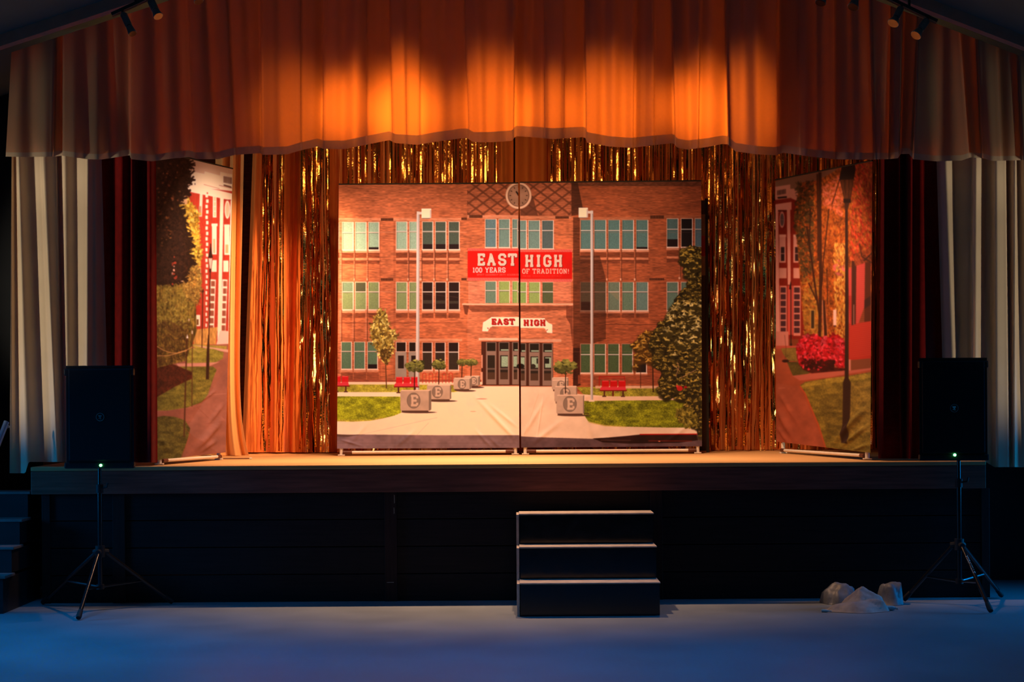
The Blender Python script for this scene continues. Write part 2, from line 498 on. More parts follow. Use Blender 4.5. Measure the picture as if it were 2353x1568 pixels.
# ------------------------------------------------------------------ draperies
def drape_grid(ctrl, top, hem, Y0, rows=40, per=5.0, smooth=1, flare=0.0, seed=0, und=0.0, gather=1.0):
    """ctrl: (px_top, px_bottom, depth) fold lines; top/hem: pixel polylines"""
    ctrl = np.array(ctrl, float)
    n = len(ctrl)
    u = [0.0]
    for i in range(n - 1):
        w = max(abs(ctrl[i + 1, 0] - ctrl[i, 0]), abs(ctrl[i + 1, 1] - ctrl[i, 1]))
        k = max(2, int(w / per))
        u += [i + (j + 1) / k for j in range(k)]
    u = np.array(u)
    i0 = np.minimum(u.astype(int), n - 2)
    fr = u - i0
    cs = (1 - np.cos(np.pi * fr)) / 2
    d = ctrl[i0, 2] * (1 - cs) + ctrl[i0 + 1, 2] * cs
    xt = ctrl[i0, 0] * (1 - fr) + ctrl[i0 + 1, 0] * fr
    xb = ctrl[i0, 1] * (1 - fr) + ctrl[i0 + 1, 1] * fr
    t = np.linspace(0, 1, rows)[:, None]
    px = xt[None] * (1 - t) + xb[None] * t
    px = px + flare * (u / u[-1])[None] * t ** 9
    hx, hy = np.array(hem, float).T
    tx, ty = np.array(top, float).T
    py = np.interp(px, tx, ty) * (1 - t) + np.interp(px, hx, hy) * t
    D = d[None] * (gather * (1 - t) + t)
    if und:
        rs = np.random.RandomState(seed)
        for _ in range(7):
            fx, fy, ph = rs.uniform(0.02, 0.085), rs.uniform(-1.2, 1.2), rs.uniform(0, 6.3)
            D = D + und / 3 * np.sin(px * fx + fy * t + ph) * (0.4 + 0.6 * t)
    P = WG(px, py, Y0 + D)
    on = (P[..., 0] > XL - .02) & (P[..., 0] < XR + .02) & (P[..., 1] > DF - .03)
    P[..., 2] = np.where(on, np.maximum(P[..., 2], DZ + .004), P[..., 2])
    return P


def drape(name, ctrl, top, hem, Y0, mat_, label, cat='curtain', group=None, hemband=None, hemmat=None, parent=None, **kw):
    P = drape_grid(ctrl, top, hem, Y0, **kw)
    h, w = P.shape[:2]
    if hemband is None:
        o = mesh_obj(name, P.reshape(-1, 3), grid_faces(h, w), mat_, parent, True)
        if parent is None: tag(o, label, cat, group)
        return o
    k = int(round((h - 1) * (1 - hemband)))
    lo = P.reshape(-1, 3)
    root = thing(name, (lo[:, 0].mean(), lo[:, 1].mean(), lo[:, 2].min()), label, cat, group)
    mesh_obj('cloth', P[:k + 1].reshape(-1, 3), grid_faces(k + 1, w), mat_, root, True)
    mesh_obj('hem', P[k:].reshape(-1, 3), grid_faces(h - k, w), hemmat, root, True)
    return root


# valance across the top, cut to the roof slope
edges = [  # px_top, px_bottom, strength, sense (+1 bright piece to the right stands forward)
    (128, 122, .05, -1), (143, 143, .05, 1), (300, 300, .06, 1), (430, 446, .02, 1), (520, 540, .02, -1), (598, 602, .07, 1), (690, 692, .02, -1),
    (745, 742, .055, 1), (842, 842, .03, -1), (893, 902, .055, 1), (965, 965, .03, -1), (1062, 1078, .045, 1), (1187, 1180, .07, -1), (1250, 1252, .03, 1), (1298, 1296, .03, -1),
    (1343, 1347, .055, 1), (1460, 1455, .025, -1), (1503, 1503, .03, -1), (1540, 1552, .05, 1), (1612, 1605, .03, -1), (1665, 1674, .06, 1), (1786, 1785, .07, -1), (1830, 1838, .02, 1),
    (1915, 1917, .025, -1), (2000, 2010, .02, 1), (2045, 2040, .03, -1), (2075, 2068, .05, -1), (2110, 2098, .05, 1), (2205, 2228, .03, -1), (2245, 2258, .04, 1), (2290, 2300, .03, -1), (2340, 2350, .03, 1), (2440, 2445, .02, -1)]
ctrl = [(26, 13, 0.0)]
for a, b, s, sg in edges:
    ctrl += [(a - 2.0, b - 2.0, sg * s * 1.5), (a + 2.0, b + 2.0, -sg * s * 1.5)]
ctrl.append((2470, 2475, 0.02))
rv = np.random.RandomState(12)
soft = [ctrl[0]]
for c0, c1 in zip(ctrl[:-1], ctrl[1:]):          # soft gathers between the seams
    w = c1[0] - c0[0]
    n = int(w / 26)
    for i in range(n):
        f = (i + 1) / (n + 1) + rv.uniform(-.25, .25) / (n + 1)
        sh = rv.uniform(-5, 5)
        soft.append((c0[0] + f * w + sh, c0[1] + f * (c1[1] - c0[1]) - sh, c0[2] + f * (c1[2] - c0[2]) + (1 if i % 2 else -1) * rv.uniform(.008, .042)))
    soft.append(c1)
ctrl = soft
hem = [(0, 360), (14, 360), (60, 361), (122, 360), (143, 358), (200, 366), (232, 367), (298, 357), (301, 366), (350, 371), (400, 364), (435, 361), (450, 366), (500, 366), (540, 356), (599, 352),
       (603, 356), (660, 355), (690, 346), (730, 337), (742, 342), (790, 343), (820, 337), (860, 329), (895, 322), (908, 329), (960, 333), (1000, 326), (1060, 318), (1074, 318), (1088, 327), (1130, 327),
       (1177, 324), (1184, 313), (1230, 316), (1270, 320), (1344, 315), (1349, 328), (1400, 337), (1450, 340), (1500, 334), (1548, 329), (1556, 340), (1580, 344), (1625, 338), (1660, 331), (1672, 332),
       (1690, 348), (1740, 355), (1782, 357), (1800, 351), (1860, 360), (1920, 366), (1980, 367), (2040, 366), (2063, 364), (2070, 354), (2090, 354), (2098, 366), (2150, 371), (2210, 369), (2230, 362),
       (2260, 364), (2280, 370), (2320, 369), (2353, 368), (2480, 372)]
YV = 13.30


def toppx(px):
    """picture row where the roof line meets the valance plane"""
    out = []
    for p in px:
        a = W(p, 0.0, YV)
        z = roof_z(a[0]) - 0.02
        out.append(0.0 - (z - a[2]) * F / YV)
    return out


tp = [0, 20, 330, 700, 1000, 1200, CX + xa * F / YV, 1300, 1600, 2072, 2353, 2480]
vtop = list(zip(tp, toppx(tp)))
val = drape('stage_valance', ctrl, vtop, hem, YV, M['valance'], 'long cream pleated valance hanging across the top of the stage, glowing orange in the middle',
            hemband=0.042, hemmat=M['hem'], rows=49, per=5.0, und=0.05, seed=3, gather=0.75)

TOPF = [(-200, 300), (2600, 300)]
# cream side curtains
drape('side_curtain', [(27, 22, -.02), (33, 40, .04), (40, 62, -.05), (62, 95, .05), (90, 118, .02), (95, 131, -.07), (128, 142, .00), (131, 150, .09), (147, 156, -.02), (172, 176, .04), (198, 195, -.01),
                       (200, 197, -.08), (216, 216, -.03), (232, 251, .05)], TOPF,
      [(0, 1088), (58, 1088), (66, 1062), (300, 1062)], 13.62, M['cream'], 'tall cream curtain hanging at the left end of the stage', group='cream side curtains', rows=40, per=3.0, und=0.006, seed=5)
drape('side_curtain', [(2150, 2172, .03), (2172, 2200, -.03), (2190, 2205, .06), (2235, 2222, .02), (2243, 2240, -.06), (2266, 2262, .08), (2272, 2275, .06), (2290, 2292, -.06), (2310, 2318, -.05), (2312, 2322, .06), (2334, 2330, -.05), (2337, 2350, .05), (2352, 2390, -.04), (2365, 2400, .05), (2390, 2430, -.05)],
      TOPF, [(2100, 1056), (2255, 1056), (2285, 1074), (2500, 1074)], 13.62, M['cream'], 'tall cream curtain hanging at the right end of the stage', group='cream side curtains', rows=40, per=3.0, und=0.006, seed=6)
# dark red velvet legs
drape('velvet_leg', [(222, 235, .16), (245, 250, .10), (262, 262, .07), (280, 278, -.01), (300, 296, .05), (303, 304, -.06), (316, 318, .06), (334, 334, .03), (344, 346, -.05), (358, 362, .06)],
      TOPF, [(0, 1064), (500, 1063)], 13.60, M['velvet'], 'narrow dark red velvet leg curtain beside the left angled backdrop', group='velvet leg curtains', rows=30, per=2.5)
drape('velvet_leg', [(2026, 2018, -.04), (2034, 2030, .05), (2062, 2068, .06), (2066, 2071, -.02), (2074, 2076, .06), (2094, 2092, -.06), (2097, 2095, .06), (2118, 2116, .02), (2150, 2150, .13), (2185, 2190, .13)],
      TOPF, [(1900, 1054), (2600, 1056)], 13.66, M['velvet'], 'narrow dark red velvet leg curtain beside the right angled backdrop', group='velvet leg curtains', rows=30, per=2.5)
# rear drapes
TR = [(0, 290), (2500, 290)]
drape('rear_drape', [(496, 486, .02), (512, 500, -.05), (526, 516, .05), (536, 526, -.06), (546, 536, .05), (562, 545, -.02)], TR, [(400, 1050), (600, 1048)], 15.85, M['drape2'],
      'amber stage drape behind the left angled backdrop', group='rear stage drapes', rows=40, per=2.5, flare=27)
drape('rear_drape', [(583, 556, .02), (590, 566, -.06), (602, 588, -.03), (610, 602, .08), (628, 620, .09), (640, 630, -.07), (656, 650, -.06), (670, 658, .05), (680, 664, .08), (690, 672, -.06), (708, 696, -.08), (720, 718, .08)],
      TR, [(400, 1040), (2000, 1040)], 16.5, M['drape'], 'orange stage drape between the two left tinsel strands', group='rear stage drapes', rows=30, per=2.5)
rs = np.random.RandomState(4)


def folds(a, b, step, amp):
    out = []
    x = a; s = 1
    while x < b:
        out.append((x, x + rs.uniform(-6, 6), s * amp * rs.uniform(.5, 1)))
        x += step * rs.uniform(.6, 1.3); s = -s
    out.append((b, b, 0))
    return out


drape('rear_drape', folds(722, 1180, 22, .05), TR, [(400, 1040), (2000, 1040)], 16.55, M['drape'], 'orange stage drape behind the left half of the school backdrop', group='rear stage drapes', rows=24, per=3, und=0.01, seed=9)
drape('rear_drape', folds(1184, 1622, 22, .05), TR, [(400, 1040), (2000, 1040)], 16.55, M['drape'], 'orange stage drape behind the right half of the school backdrop', group='rear stage drapes', rows=24, per=3, und=0.01, seed=10)
drape('rear_drape', folds(1626, 2060, 20, .05), TR, [(400, 1037), (2200, 1034)], 16.55, M['drape'], 'orange stage drape behind the right-hand tinsel curtain', group='rear stage drapes', rows=24, per=3, und=0.01, seed=11)


# ------------------------------------------------------------------ tinsel
def tinsel(name, x0, x1, n, Y, ytop, ybot, label, seed, wpx=(2.0, 5.5), wander=1.0, segs=44):
    r = np.random.RandomState(seed)
    V, Fc = [], []
    t = np.linspace(0, 1, segs)
    base = 0
    for i in range(n):
        a = x0 + (x1 - x0) * (i + r.uniform(0.1, 0.9)) / n
        w = r.uniform(*wpx) * Y / F / 2
        px = a + wander * (np.cumsum(r.randn(segs)) * 0.45) * t
        ang = r.uniform(-0.5, 0.5) + np.cumsum(r.randn(segs)) * 0.22
        yb = ybot - r.uniform(0, 14) * (r.rand() < .7) - (r.uniform(20, 160) if r.rand() < .12 else 0)
        py = ytop + (yb - ytop) * t
        Yd = Y + r.uniform(-.05, .05) + np.cumsum(r.randn(segs)) * 0.003
        P = WG(px, py, Yd)
        dv = np.stack([np.cos(ang), np.sin(ang), 0 * ang], -1) * w
        V.append(np.stack([P - dv, P + dv], 1).reshape(-1, 3))
        k = base + np.arange(segs - 1) * 2
        Fc.append(np.stack([k, k + 1, k + 3, k + 2], 1))
        base += segs * 2
    root = thing(name, tuple(W((x0 + x1) / 2, ybot, Y)), label, 'tinsel curtain', 'gold tinsel curtains')
    mesh_obj('fringe', np.vstack(V), np.vstack(Fc), M['foil'], root, True)
    p0, p1 = W(x0, ytop, Y), W(x1, ytop, Y)
    MB().box((p0[0], Y - .008, p0[2] - .02), (p1[0], Y + .008, p0[2] + .03)).build('header_tape', M['foil'], root)
    return root


tinsel('tinsel_curtain', 604, 627, 9, 16.26, 300, 1040, 'thin gold tinsel strand on the left edge of the orange drape', 21, wander=2.2)
tinsel('tinsel_curtain', 642, 653, 5, 16.28, 300, 1038, 'narrowest gold tinsel strand, down the middle of the orange drape', 22, wander=1.8)
tinsel('tinsel_curtain', 692, 756, 26, 16.26, 300, 1040, 'gold tinsel curtain left of the school backdrop', 23, wander=2.4)
tinsel('tinsel_curtain', 792, 1146, 50, 16.26, 300, 1036, 'wide gold tinsel curtain above the left half of the school backdrop', 24)
tinsel('tinsel_curtain', 1262, 1606, 50, 16.26, 300, 1036, 'wide gold tinsel curtain above the right half of the school backdrop', 25)
tinsel('tinsel_curtain', 1612, 1800, 46, 16.24, 300, 1036, 'dense gold tinsel curtain between school backdrop and right angled backdrop', 26, wander=1.8)
tinsel('tinsel_curtain', 1806, 2034, 36, 16.24, 300, 1034, 'gold tinsel curtain behind the right angled backdrop', 27)


# ------------------------------------------------------------------ printing the backdrops
def vnoise(h, w, cy, cx, seed):
    """smooth value noise, cells of cy x cx samples"""
    r = np.random.RandomState(seed)
    gh, gw = int(h / cy) + 3, int(w / cx) + 3
    g = r.rand(gh, gw)
    y = np.arange(h) / cy; x = np.arange(w) / cx
    y0 = y.astype(int); x0 = x.astype(int)
    fy = (y - y0)[:, None]; fx = (x - x0)[None]
    fy = fy * fy * (3 - 2 * fy); fx = fx * fx * (3 - 2 * fx)
    a = g[y0][:, x0]; b = g[y0][:, x0 + 1]; c = g[y0 + 1][:, x0]; d = g[y0 + 1][:, x0 + 1]
    return (a * (1 - fx) + b * fx) * (1 - fy) + (c * (1 - fx) + d * fx) * fy - 0.5


class Print:
    def __init__(s, x0, y0, x1, y1, S, base):
        s.x0, s.y0, s.S = x0, y0, S
        s.w, s.h = int((x1 - x0) * S), int((y1 - y0) * S)
        s.a = np.zeros((s.h, s.w, 3)) + np.array(base, float)
        s.X = x0 + (np.arange(s.w) + .5) / S
        s.Y = y0 + (np.arange(s.h) + .5) / S
        s.r = np.random.RandomState(7)
        h, w = s.h, s.w
        s.tex = {'brick': vnoise(h, w, 1.6, 9, 1) + 0.7 * vnoise(h, w, 3, 26, 2) + .5 * vnoise(h, w, 30, 40, 3),
                 'grain': vnoise(h, w, 1.5, 1.5, 4), 'soft': vnoise(h, w, 26, 30, 5) + .4 * vnoise(h, w, 8, 9, 6),
                 'grass': vnoise(h, w, 2.2, 3, 7) * .9 + .9 * vnoise(h, w, 9, 20, 8), 'vert': vnoise(h, w, 9, 1.6, 9) + .6 * vnoise(h, w, 20, 5, 10),
                 'leaf': vnoise(h, w, 4, 3.4, 11) + .9 * vnoise(h, w, 11, 9, 12)}

    def win(s, xa, ya, xb, yb, m=2):
        i0 = max(0, int((ya - s.y0) * s.S) - m); i1 = min(s.h, int((yb - s.y0) * s.S) + m + 1)
        j0 = max(0, int((xa - s.x0) * s.S) - m); j1 = min(s.w, int((xb - s.x0) * s.S) + m + 1)
        return (i0, i1, j0, j1) if i1 > i0 and j1 > j0 else None

    def put(s, b, mask, col, tex=None, amp=0.0):
        i0, i1, j0, j1 = b
        c = np.array(col, float)
        if tex:
            c = c * np.clip(1 + amp * s.tex[tex][i0:i1, j0:j1, None], 0.05, 3)
        k = mask[..., None]
        s.a[i0:i1, j0:j1] = s.a[i0:i1, j0:j1] * (1 - k) + c * k

    def polymask(s, pts, b, ss=3):
        i0, i1, j0, j1 = b
        ys = (np.arange((i1 - i0) * ss) + .5) / ss + i0
        xs = (np.arange((j1 - j0) * ss) + .5) / ss + j0
        p = (np.array(pts, float) - (s.x0, s.y0)) * s.S
        ins = np.zeros((len(ys), len(xs)), bool)
        for k in range(len(p)):
            (xa, ya), (xb, yb) = p[k], p[(k + 1) % len(p)]
            if ya == yb: continue
            rows = (ys >= min(ya, yb)) & (ys < max(ya, yb))
            if not rows.any(): continue
            xc = xa + (ys[rows] - ya) / (yb - ya) * (xb - xa)
            ins[rows] ^= xs[None] < xc[:, None]
        return ins.reshape(i1 - i0, ss, j1 - j0, ss).mean((1, 3))

    def poly(s, pts, col, tex=None, amp=0.0, al=1.0):
        q = np.array(pts, float)
        b = s.win(q[:, 0].min(), q[:, 1].min(), q[:, 0].max(), q[:, 1].max())
        if b: s.put(b, s.polymask(pts, b) * al, col, tex, amp)

    def rect(s, xa, ya, xb, yb, col, tex=None, amp=0.0, al=1.0, sk=0.0):
        s.poly([(xa, ya), (xb, ya + sk), (xb, yb + sk), (xa, yb)], col, tex, amp, al)

    def seg(s, p, q, w, col, al=1.0, sq=True):
        (xa, ya), (xb, yb) = p, q
        m = w
        b = s.win(min(xa, xb) - m, min(ya, yb) - m, max(xa, xb) + m, max(ya, yb) + m)
        if not b: return
        i0, i1, j0, j1 = b
        X = s.X[None, j0:j1]; Y = s.Y[i0:i1, None]
        L = math.hypot(xb - xa, yb - ya) + 1e-6
        tx, ty = (xb - xa) / L, (yb - ya) / L
        al_ = (X - xa) * tx + (Y - ya) * ty
        ac = np.abs((X - xa) * -ty + (Y - ya) * tx)
        mk = np.clip((w / 2 - ac) * s.S + .5, 0, 1)
        mk = mk * np.clip((al_) * s.S + .5, 0, 1) * np.clip((L - al_) * s.S + .5, 0, 1)
        s.put(b, mk * al, col)

    def line(s, pts, w, col, al=1.0):
        for p, q in zip(pts[:-1], pts[1:]):
            s.seg(p, q, w, col, al)

    def ell(s, cx, cy, rx, ry, col, al=1.0, ang=0.0, soft=0.0, tex=None, amp=0.0):
        m = max(rx, ry) * (1 + soft) + 1
        b = s.win(cx - m, cy - m, cx + m, cy + m)
        if not b: return
        i0, i1, j0, j1 = b
        X = s.X[None, j0:j1] - cx; Y = s.Y[i0:i1, None] - cy
        c, n = math.cos(ang), math.sin(ang)
        u = (X * c + Y * n) / rx; v = (-X * n + Y * c) / ry
        d = np.sqrt(u * u + v * v)
        k = max(soft, 0.7 / (min(rx, ry) * s.S))
        s.put(b, np.clip((1 - d) / k + .5, 0, 1) * al, col, tex, amp)

    def leaves(s, pts, cols, n, size, al=0.9, aspect=0.5, ang=None, seed=0, light=None):
        """speckle leaf shapes over a polygon"""
        r = np.random.RandomState(seed + 100)
        q = np.array(pts, float)
        lo, hi = q.min(0), q.max(0)
        cols = np.array(cols, float)
        k = 0
        while k < n:
            x, y = r.uniform(lo[0], hi[0]), r.uniform(lo[1], hi[1])
            ins = False
            for i in range(len(q)):
                (xa, ya), (xb, yb) = q[i], q[i - 1]
                if (ya > y) != (yb > y) and x < (xb - xa) * (y - ya) / (yb - ya) + xa: ins = not ins
            if not ins: continue
            k += 1
            c = cols[r.randint(len(cols))] * r.uniform(.8, 1.2)
            z = size * r.uniform(.6, 1.4)
            s.ell(x, y, z, z * aspect, c, al, r.uniform(0, 3.14) if ang is None else ang + r.uniform(-.5, .5))

    def crown(s, pts, dark, cols, n, size, seed=0, aspect=0.5, ang=None, dal=0.9):
        s.poly(pts, dark, 'leaf', 0.9, dal)
        s.leaves(pts, cols, n, size, .85, aspect, ang, seed)
        q = np.array(pts, float); c = q.mean(0)
        r = np.random.RandomState(seed + 5)     # ragged rim
        for i in range(len(q)):
            a, b = q[i - 1], q[i]
            L = np.linalg.norm(b - a)
            for _ in range(int(L / (size * .9)) + 1):
                p = a + (b - a) * r.rand() + r.randn(2) * size * .7
                s.ell(p[0], p[1], size * r.uniform(.5, 1.2), size * aspect * r.uniform(.6, 1.3), np.array(cols[r.randint(len(cols))]) * r.uniform(.75, 1.15), .85, r.uniform(0, 3.14) if ang is None else ang)


def clusters(P, pts, n, rad, dark, cols, leaf, seed, droop=True):
    """leaf sprays: a dark heart with lit leaves hanging from its top"""
    r = np.random.RandomState(seed)
    q = np.array(pts, float); lo, hi = q.min(0), q.max(0)
    cs = []
    while len(cs) < n:
        x, y = r.uniform(lo[0], hi[0]), r.uniform(lo[1], hi[1])
        ins = False
        for i in range(len(q)):
            (xa, ya), (xb, yb) = q[i], q[i - 1]
            if (ya > y) != (yb > y) and x < (xb - xa) * (y - ya) / (yb - ya) + xa: ins = not ins
        if ins: cs.append((x, y))
    cs.sort(key=lambda c: c[1] + r.uniform(-18, 18))
    for x, y in cs:
        R_ = rad * r.uniform(.7, 1.3)
        P.ell(x, y + R_ * .45, R_ * 1.0, R_ * .8, np.array(dark) * r.uniform(.8, 1.2), .8, 0, .6)
        for k in range(9):
            a = r.uniform(-1.5, 1.5)
            L = R_ * r.uniform(.5, 1.0)
            x1, y1 = x + math.sin(a) * L, y - math.cos(a) * L * .45 + (abs(math.sin(a)) * L * .55 if droop else 0)
            c = np.array(cols[r.randint(len(cols))], float) * r.uniform(.75, 1.2) * (1.0 if k > 2 else .7)
            P.ell((x + x1) / 2, (y + y1) / 2, L * .55, leaf * r.uniform(.6, 1.2), c, .88, math.atan2(y1 - y, x1 - x))


def octo(x0, x1): return [(x0, .3), (x0 + .16, .1), (x1 - .16, .1), (x1, .3), (x1, .7), (x1 - .16, .9), (x0 + .16, .9), (x0, .7), (x0, .3), (x0 + .16, .1)]


GLY = {  # polylines in a unit box, advance width last
    'E': ([[(.05, .1), (.78, .1), (.78, .32)], [(.22, .1), (.22, .9)], [(.22, .5), (.6, .5)], [(.6, .4), (.6, .6)], [(.05, .9), (.78, .9), (.78, .68)]], .9),
    'A': ([[(.3, .1), (.55, .1)], [(.46, .1), (.16, .9)], [(.46, .1), (.82, .9)], [(.28, .63), (.68, .63)], [(.0, .9), (.34, .9)], [(.62, .9), (1.0, .9)]], 1.06),
    'S': ([[(.76, .36), (.76, .22), (.62, .1), (.26, .1), (.1, .22), (.1, .38), (.24, .48), (.62, .53), (.77, .64), (.77, .78), (.62, .9), (.26, .9), (.1, .78), (.1, .64)]], .9),
    'T': ([[(.06, .32), (.06, .1), (.86, .1), (.86, .32)], [(.46, .1), (.46, .9)], [(.25, .9), (.67, .9)]], .96),
    'H': ([[(.2, .1), (.2, .9)], [(.76, .1), (.76, .9)], [(.2, .5), (.76, .5)], [(.02, .1), (.38, .1)], [(.58, .1), (.95, .1)], [(.02, .9), (.38, .9)], [(.58, .9), (.95, .9)]], 1.02),
    'I': ([[(.27, .1), (.27, .9)], [(.06, .1), (.48, .1)], [(.06, .9), (.48, .9)]], .6),
    'G': ([[(.77, .36), (.77, .24), (.62, .1), (.26, .1), (.1, .25), (.1, .75), (.26, .9), (.62, .9), (.77, .76), (.77, .55), (.48, .55)]], .92),
    'O': ([octo(.1, .76)], .88), '0': ([octo(.1, .7)], .82),
    '1': ([[(.1, .2), (.3, .1), (.3, .9)], [(.08, .9), (.52, .9)]], .62),
    'Y': ([[(.12, .1), (.46, .5), (.8, .1)], [(.46, .5), (.46, .9)], [(.26, .9), (.66, .9)], [(.0, .1), (.26, .1)], [(.66, .1), (.94, .1)]], .98),
    'R': ([[(.05, .1), (.6, .1), (.76, .2), (.76, .42), (.6, .52), (.22, .52)], [(.22, .1), (.22, .9)], [(.5, .52), (.78, .9)], [(.05, .9), (.4, .9)], [(.66, .9), (.92, .9)]], .98),
    'F': ([[(.05, .1), (.78, .1), (.78, .32)], [(.22, .1), (.22, .9)], [(.22, .5), (.6, .5)], [(.05, .9), (.42, .9)]], .88),
    'D': ([[(.05, .1), (.58, .1), (.78, .28), (.78, .72), (.58, .9), (.05, .9)], [(.22, .1), (.22, .9)]], .94),
    'N': ([[(.2, .9), (.2, .1), (.76, .9), (.76, .1)], [(.02, .1), (.26, .1)], [(.02, .9), (.38, .9)], [(.58, .1), (.95, .1)]], 1.02),
    '!': ([[(.2, .08), (.2, .62)], [(.2, .78), (.2, .94)]], .4),
    'P': ([[(.05, .1), (.6, .1), (.76, .2), (.76, .42), (.6, .52), (.22, .52)], [(.22, .1), (.22, .9)], [(.05, .9), (.42, .9)]], .88),
    'L': ([[(.22, .1), (.22, .9)], [(.05, .1), (.4, .1)], [(.05, .9), (.74, .9), (.74, .68)]], .84),
    'U': ([[(.18, .1), (.18, .75), (.32, .9), (.62, .9), (.78, .75), (.78, .1)], [(.02, .1), (.36, .1)], [(.6, .1), (.95, .1)]], 1.0),
    'C': ([[(.77, .36), (.77, .24), (.62, .1), (.26, .1), (.1, .25), (.1, .75), (.26, .9), (.62, .9), (.77, .76)]], .9),
    'M': ([[(.2, .9), (.2, .1), (.5, .6), (.8, .1), (.8, .9)], [(.02, .9), (.36, .9)], [(.64, .9), (.98, .9)]], 1.06),
    'V': ([[(.12, .1), (.46, .9), (.8, .1)], [(.0, .1), (.26, .1)], [(.66, .1), (.94, .1)]], .98),
    'K': ([[(.2, .1), (.2, .9)], [(.76, .1), (.24, .55)], [(.4, .45), (.8, .9)], [(.04, .9), (.36, .9)]], .92),
    '-': ([[(.2, .5), (.5, .5)]], .7), ' ': ([], .55)}


def strokes(text, x0, x1, ya, yb, sl=0.0, tr=0.0):
    tot = sum(GLY[c][1] + tr for c in text) - .1 - tr
    k = (x1 - x0) / tot
    x = x0
    out = []
    for c in text:
        for pl in GLY[c][0]:
            out.append([(x + px * k, ya + (yb - ya) * py + sl * (x + px * k - x0)) for px, py in pl])
        x += (GLY[c][1] + tr) * k
    return out


def word(P, text, x0, x1, ya, yb, w, col, al=1.0, sl=0.0, inner=None, iw=1.0, shadow=None, tr=0.1):
    S = strokes(text, x0, x1, ya, yb, sl, tr)
    def ext(pl, w):
        out = list(pl)
        return out
    for c, wd, off in ((shadow, w, 1.2), (col, w, 0), (inner, iw, 0)):
        if c is None: continue
        for pl in S:
            pl = [(a + off, b + off) for a, b in pl]
            P.line(pl, wd, c, al)
            for p in pl[1:-1] if len(pl) > 2 else []:
                P.ell(p[0], p[1], wd / 2, wd / 2, c, al)


BR = (206, 104, 58); BRD = (150, 66, 34); STN = (232, 142, 96); GLASS = (126, 142, 108)
P1 = Print(770, 410, 1620, 1050, 1.45, BR)
p = P1
p.rect(760, 400, 1630, 900, BR, 'brick', .30)
p.rect(1317, 400, 1630, 900, (186, 88, 46), 'brick', .30)  # right wing brick drawn darker, lamp falloff painted into the print
p.rect(770, 410, 1320, 430, (172, 84, 50), 'brick', .25, .7); p.rect(1317, 414, 1630, 428, (128, 66, 40), 'brick', .2, .8)
# centre bay and its lattice
p.rect(1074, 410, 1316, 496, (196, 100, 58), 'brick', .26)
for k in range(-6, 16):
    xo = 1074 + k * 33.0
    for sgn in (1, -1):
        a, b = (xo, 415), (xo + sgn * 105, 494)
        if sgn < 0: a, b = (xo + 105, 415), (xo, 494)
        p.seg(a, b, 4.2, (128, 62, 34), .8)
p.rect(771, 424, 1073.5, 496, BR, 'brick', .28); p.rect(1313, 428, 1612, 497, (186, 88, 46), 'brick', .28)
p.poly([(1313, 412), (1326, 412), (1342, 492), (1313, 496)], (96, 44, 24), 'brick', .2, .9)
p.poly([(1196, 482), (1205, 460), (1224, 450), (1236, 496), (1196, 496)], (112, 56, 34), None, 0, .75)
# bands
p.rect(774, 501.5, 875, 508, (226, 130, 82), 'brick', .2); p.rect(904, 501, 1060, 507.5, (226, 130, 82), 'brick', .2)
p.rect(1074, 494.5, 1191, 501.5, (226, 134, 88), 'brick', .15); p.rect(1194, 497, 1313, 503, (214, 122, 76), 'brick', .15)
p.rect(1330, 499, 1494, 505, (200, 106, 62), 'brick', .15); p.rect(1527, 495, 1612, 501, (190, 98, 56), 'brick', .15)


def vent(x0, x1, y0, y1):
    p.rect(x0, y0, x1, y1, (150, 76, 40))
    x = x0 + 1
    while x < x1 - 1:
        p.rect(x, y0 + .5, x + 1.6, y1 - .5, (74, 30, 16)); x += 3.1


for v in ((875, 904, 501.5, 508), (1060, 1073, 500, 506), (1078, 1108, 494, 501), (1276, 1307, 497, 503), (1494, 1526, 495, 503), (875, 904, 639.5, 646), (1060, 1072, 639, 645), (1492, 1526, 639, 645), (1076, 1100, 776, 781.5), (1279, 1294, 779, 785)):
    vent(*v)


def window(x0, x1, y0, y1, g, tr=None, dark=None, sill=True, sk=0.0, fr=(226, 170, 130), g2=None):
    """glazed opening with a transom, blind colour g, dark lower band"""
    p.rect(x0 - 1.4, y0 - 1.2, x1 + 1.6, y1 + 1.4, fr, None, 0, 1, sk)
    p.rect(x0 + .3, y0 + .4, x1, y1, np.array(g) * 1.0, 'grain', .16, 1, sk)
    p.rect(x0 + .3, y0 + .4, x0 + 2.2, y1, np.array(g) * .72, None, 0, .6, sk)
    if g2 is not None and tr: p.rect(x0 + .3, tr, x1, y1, g2, 'grain', .16)
    if dark: p.rect(x0 + .3, y1 - dark, x1, y1, (44, 24, 26))
    if tr:
        p.rect(x0, tr - .9, x1, tr + 1.1, (214, 190, 160)); p.rect(x0, tr + 1.1, x1, tr + 2.2, (80, 66, 50), None, 0, .6)
    p.rect(x1, y0, x1 + 1.8, y1 + 1, (244, 200, 164))
    if sill:
        p.rect(x0 - 1.5, y1 + 1, x1 + 3, y1 + 3, (250, 204, 164)); p.rect(x0 - 2, y1 + 3, x1 + 3, y1 + 7.5, (228, 138, 92), 'brick', .12)


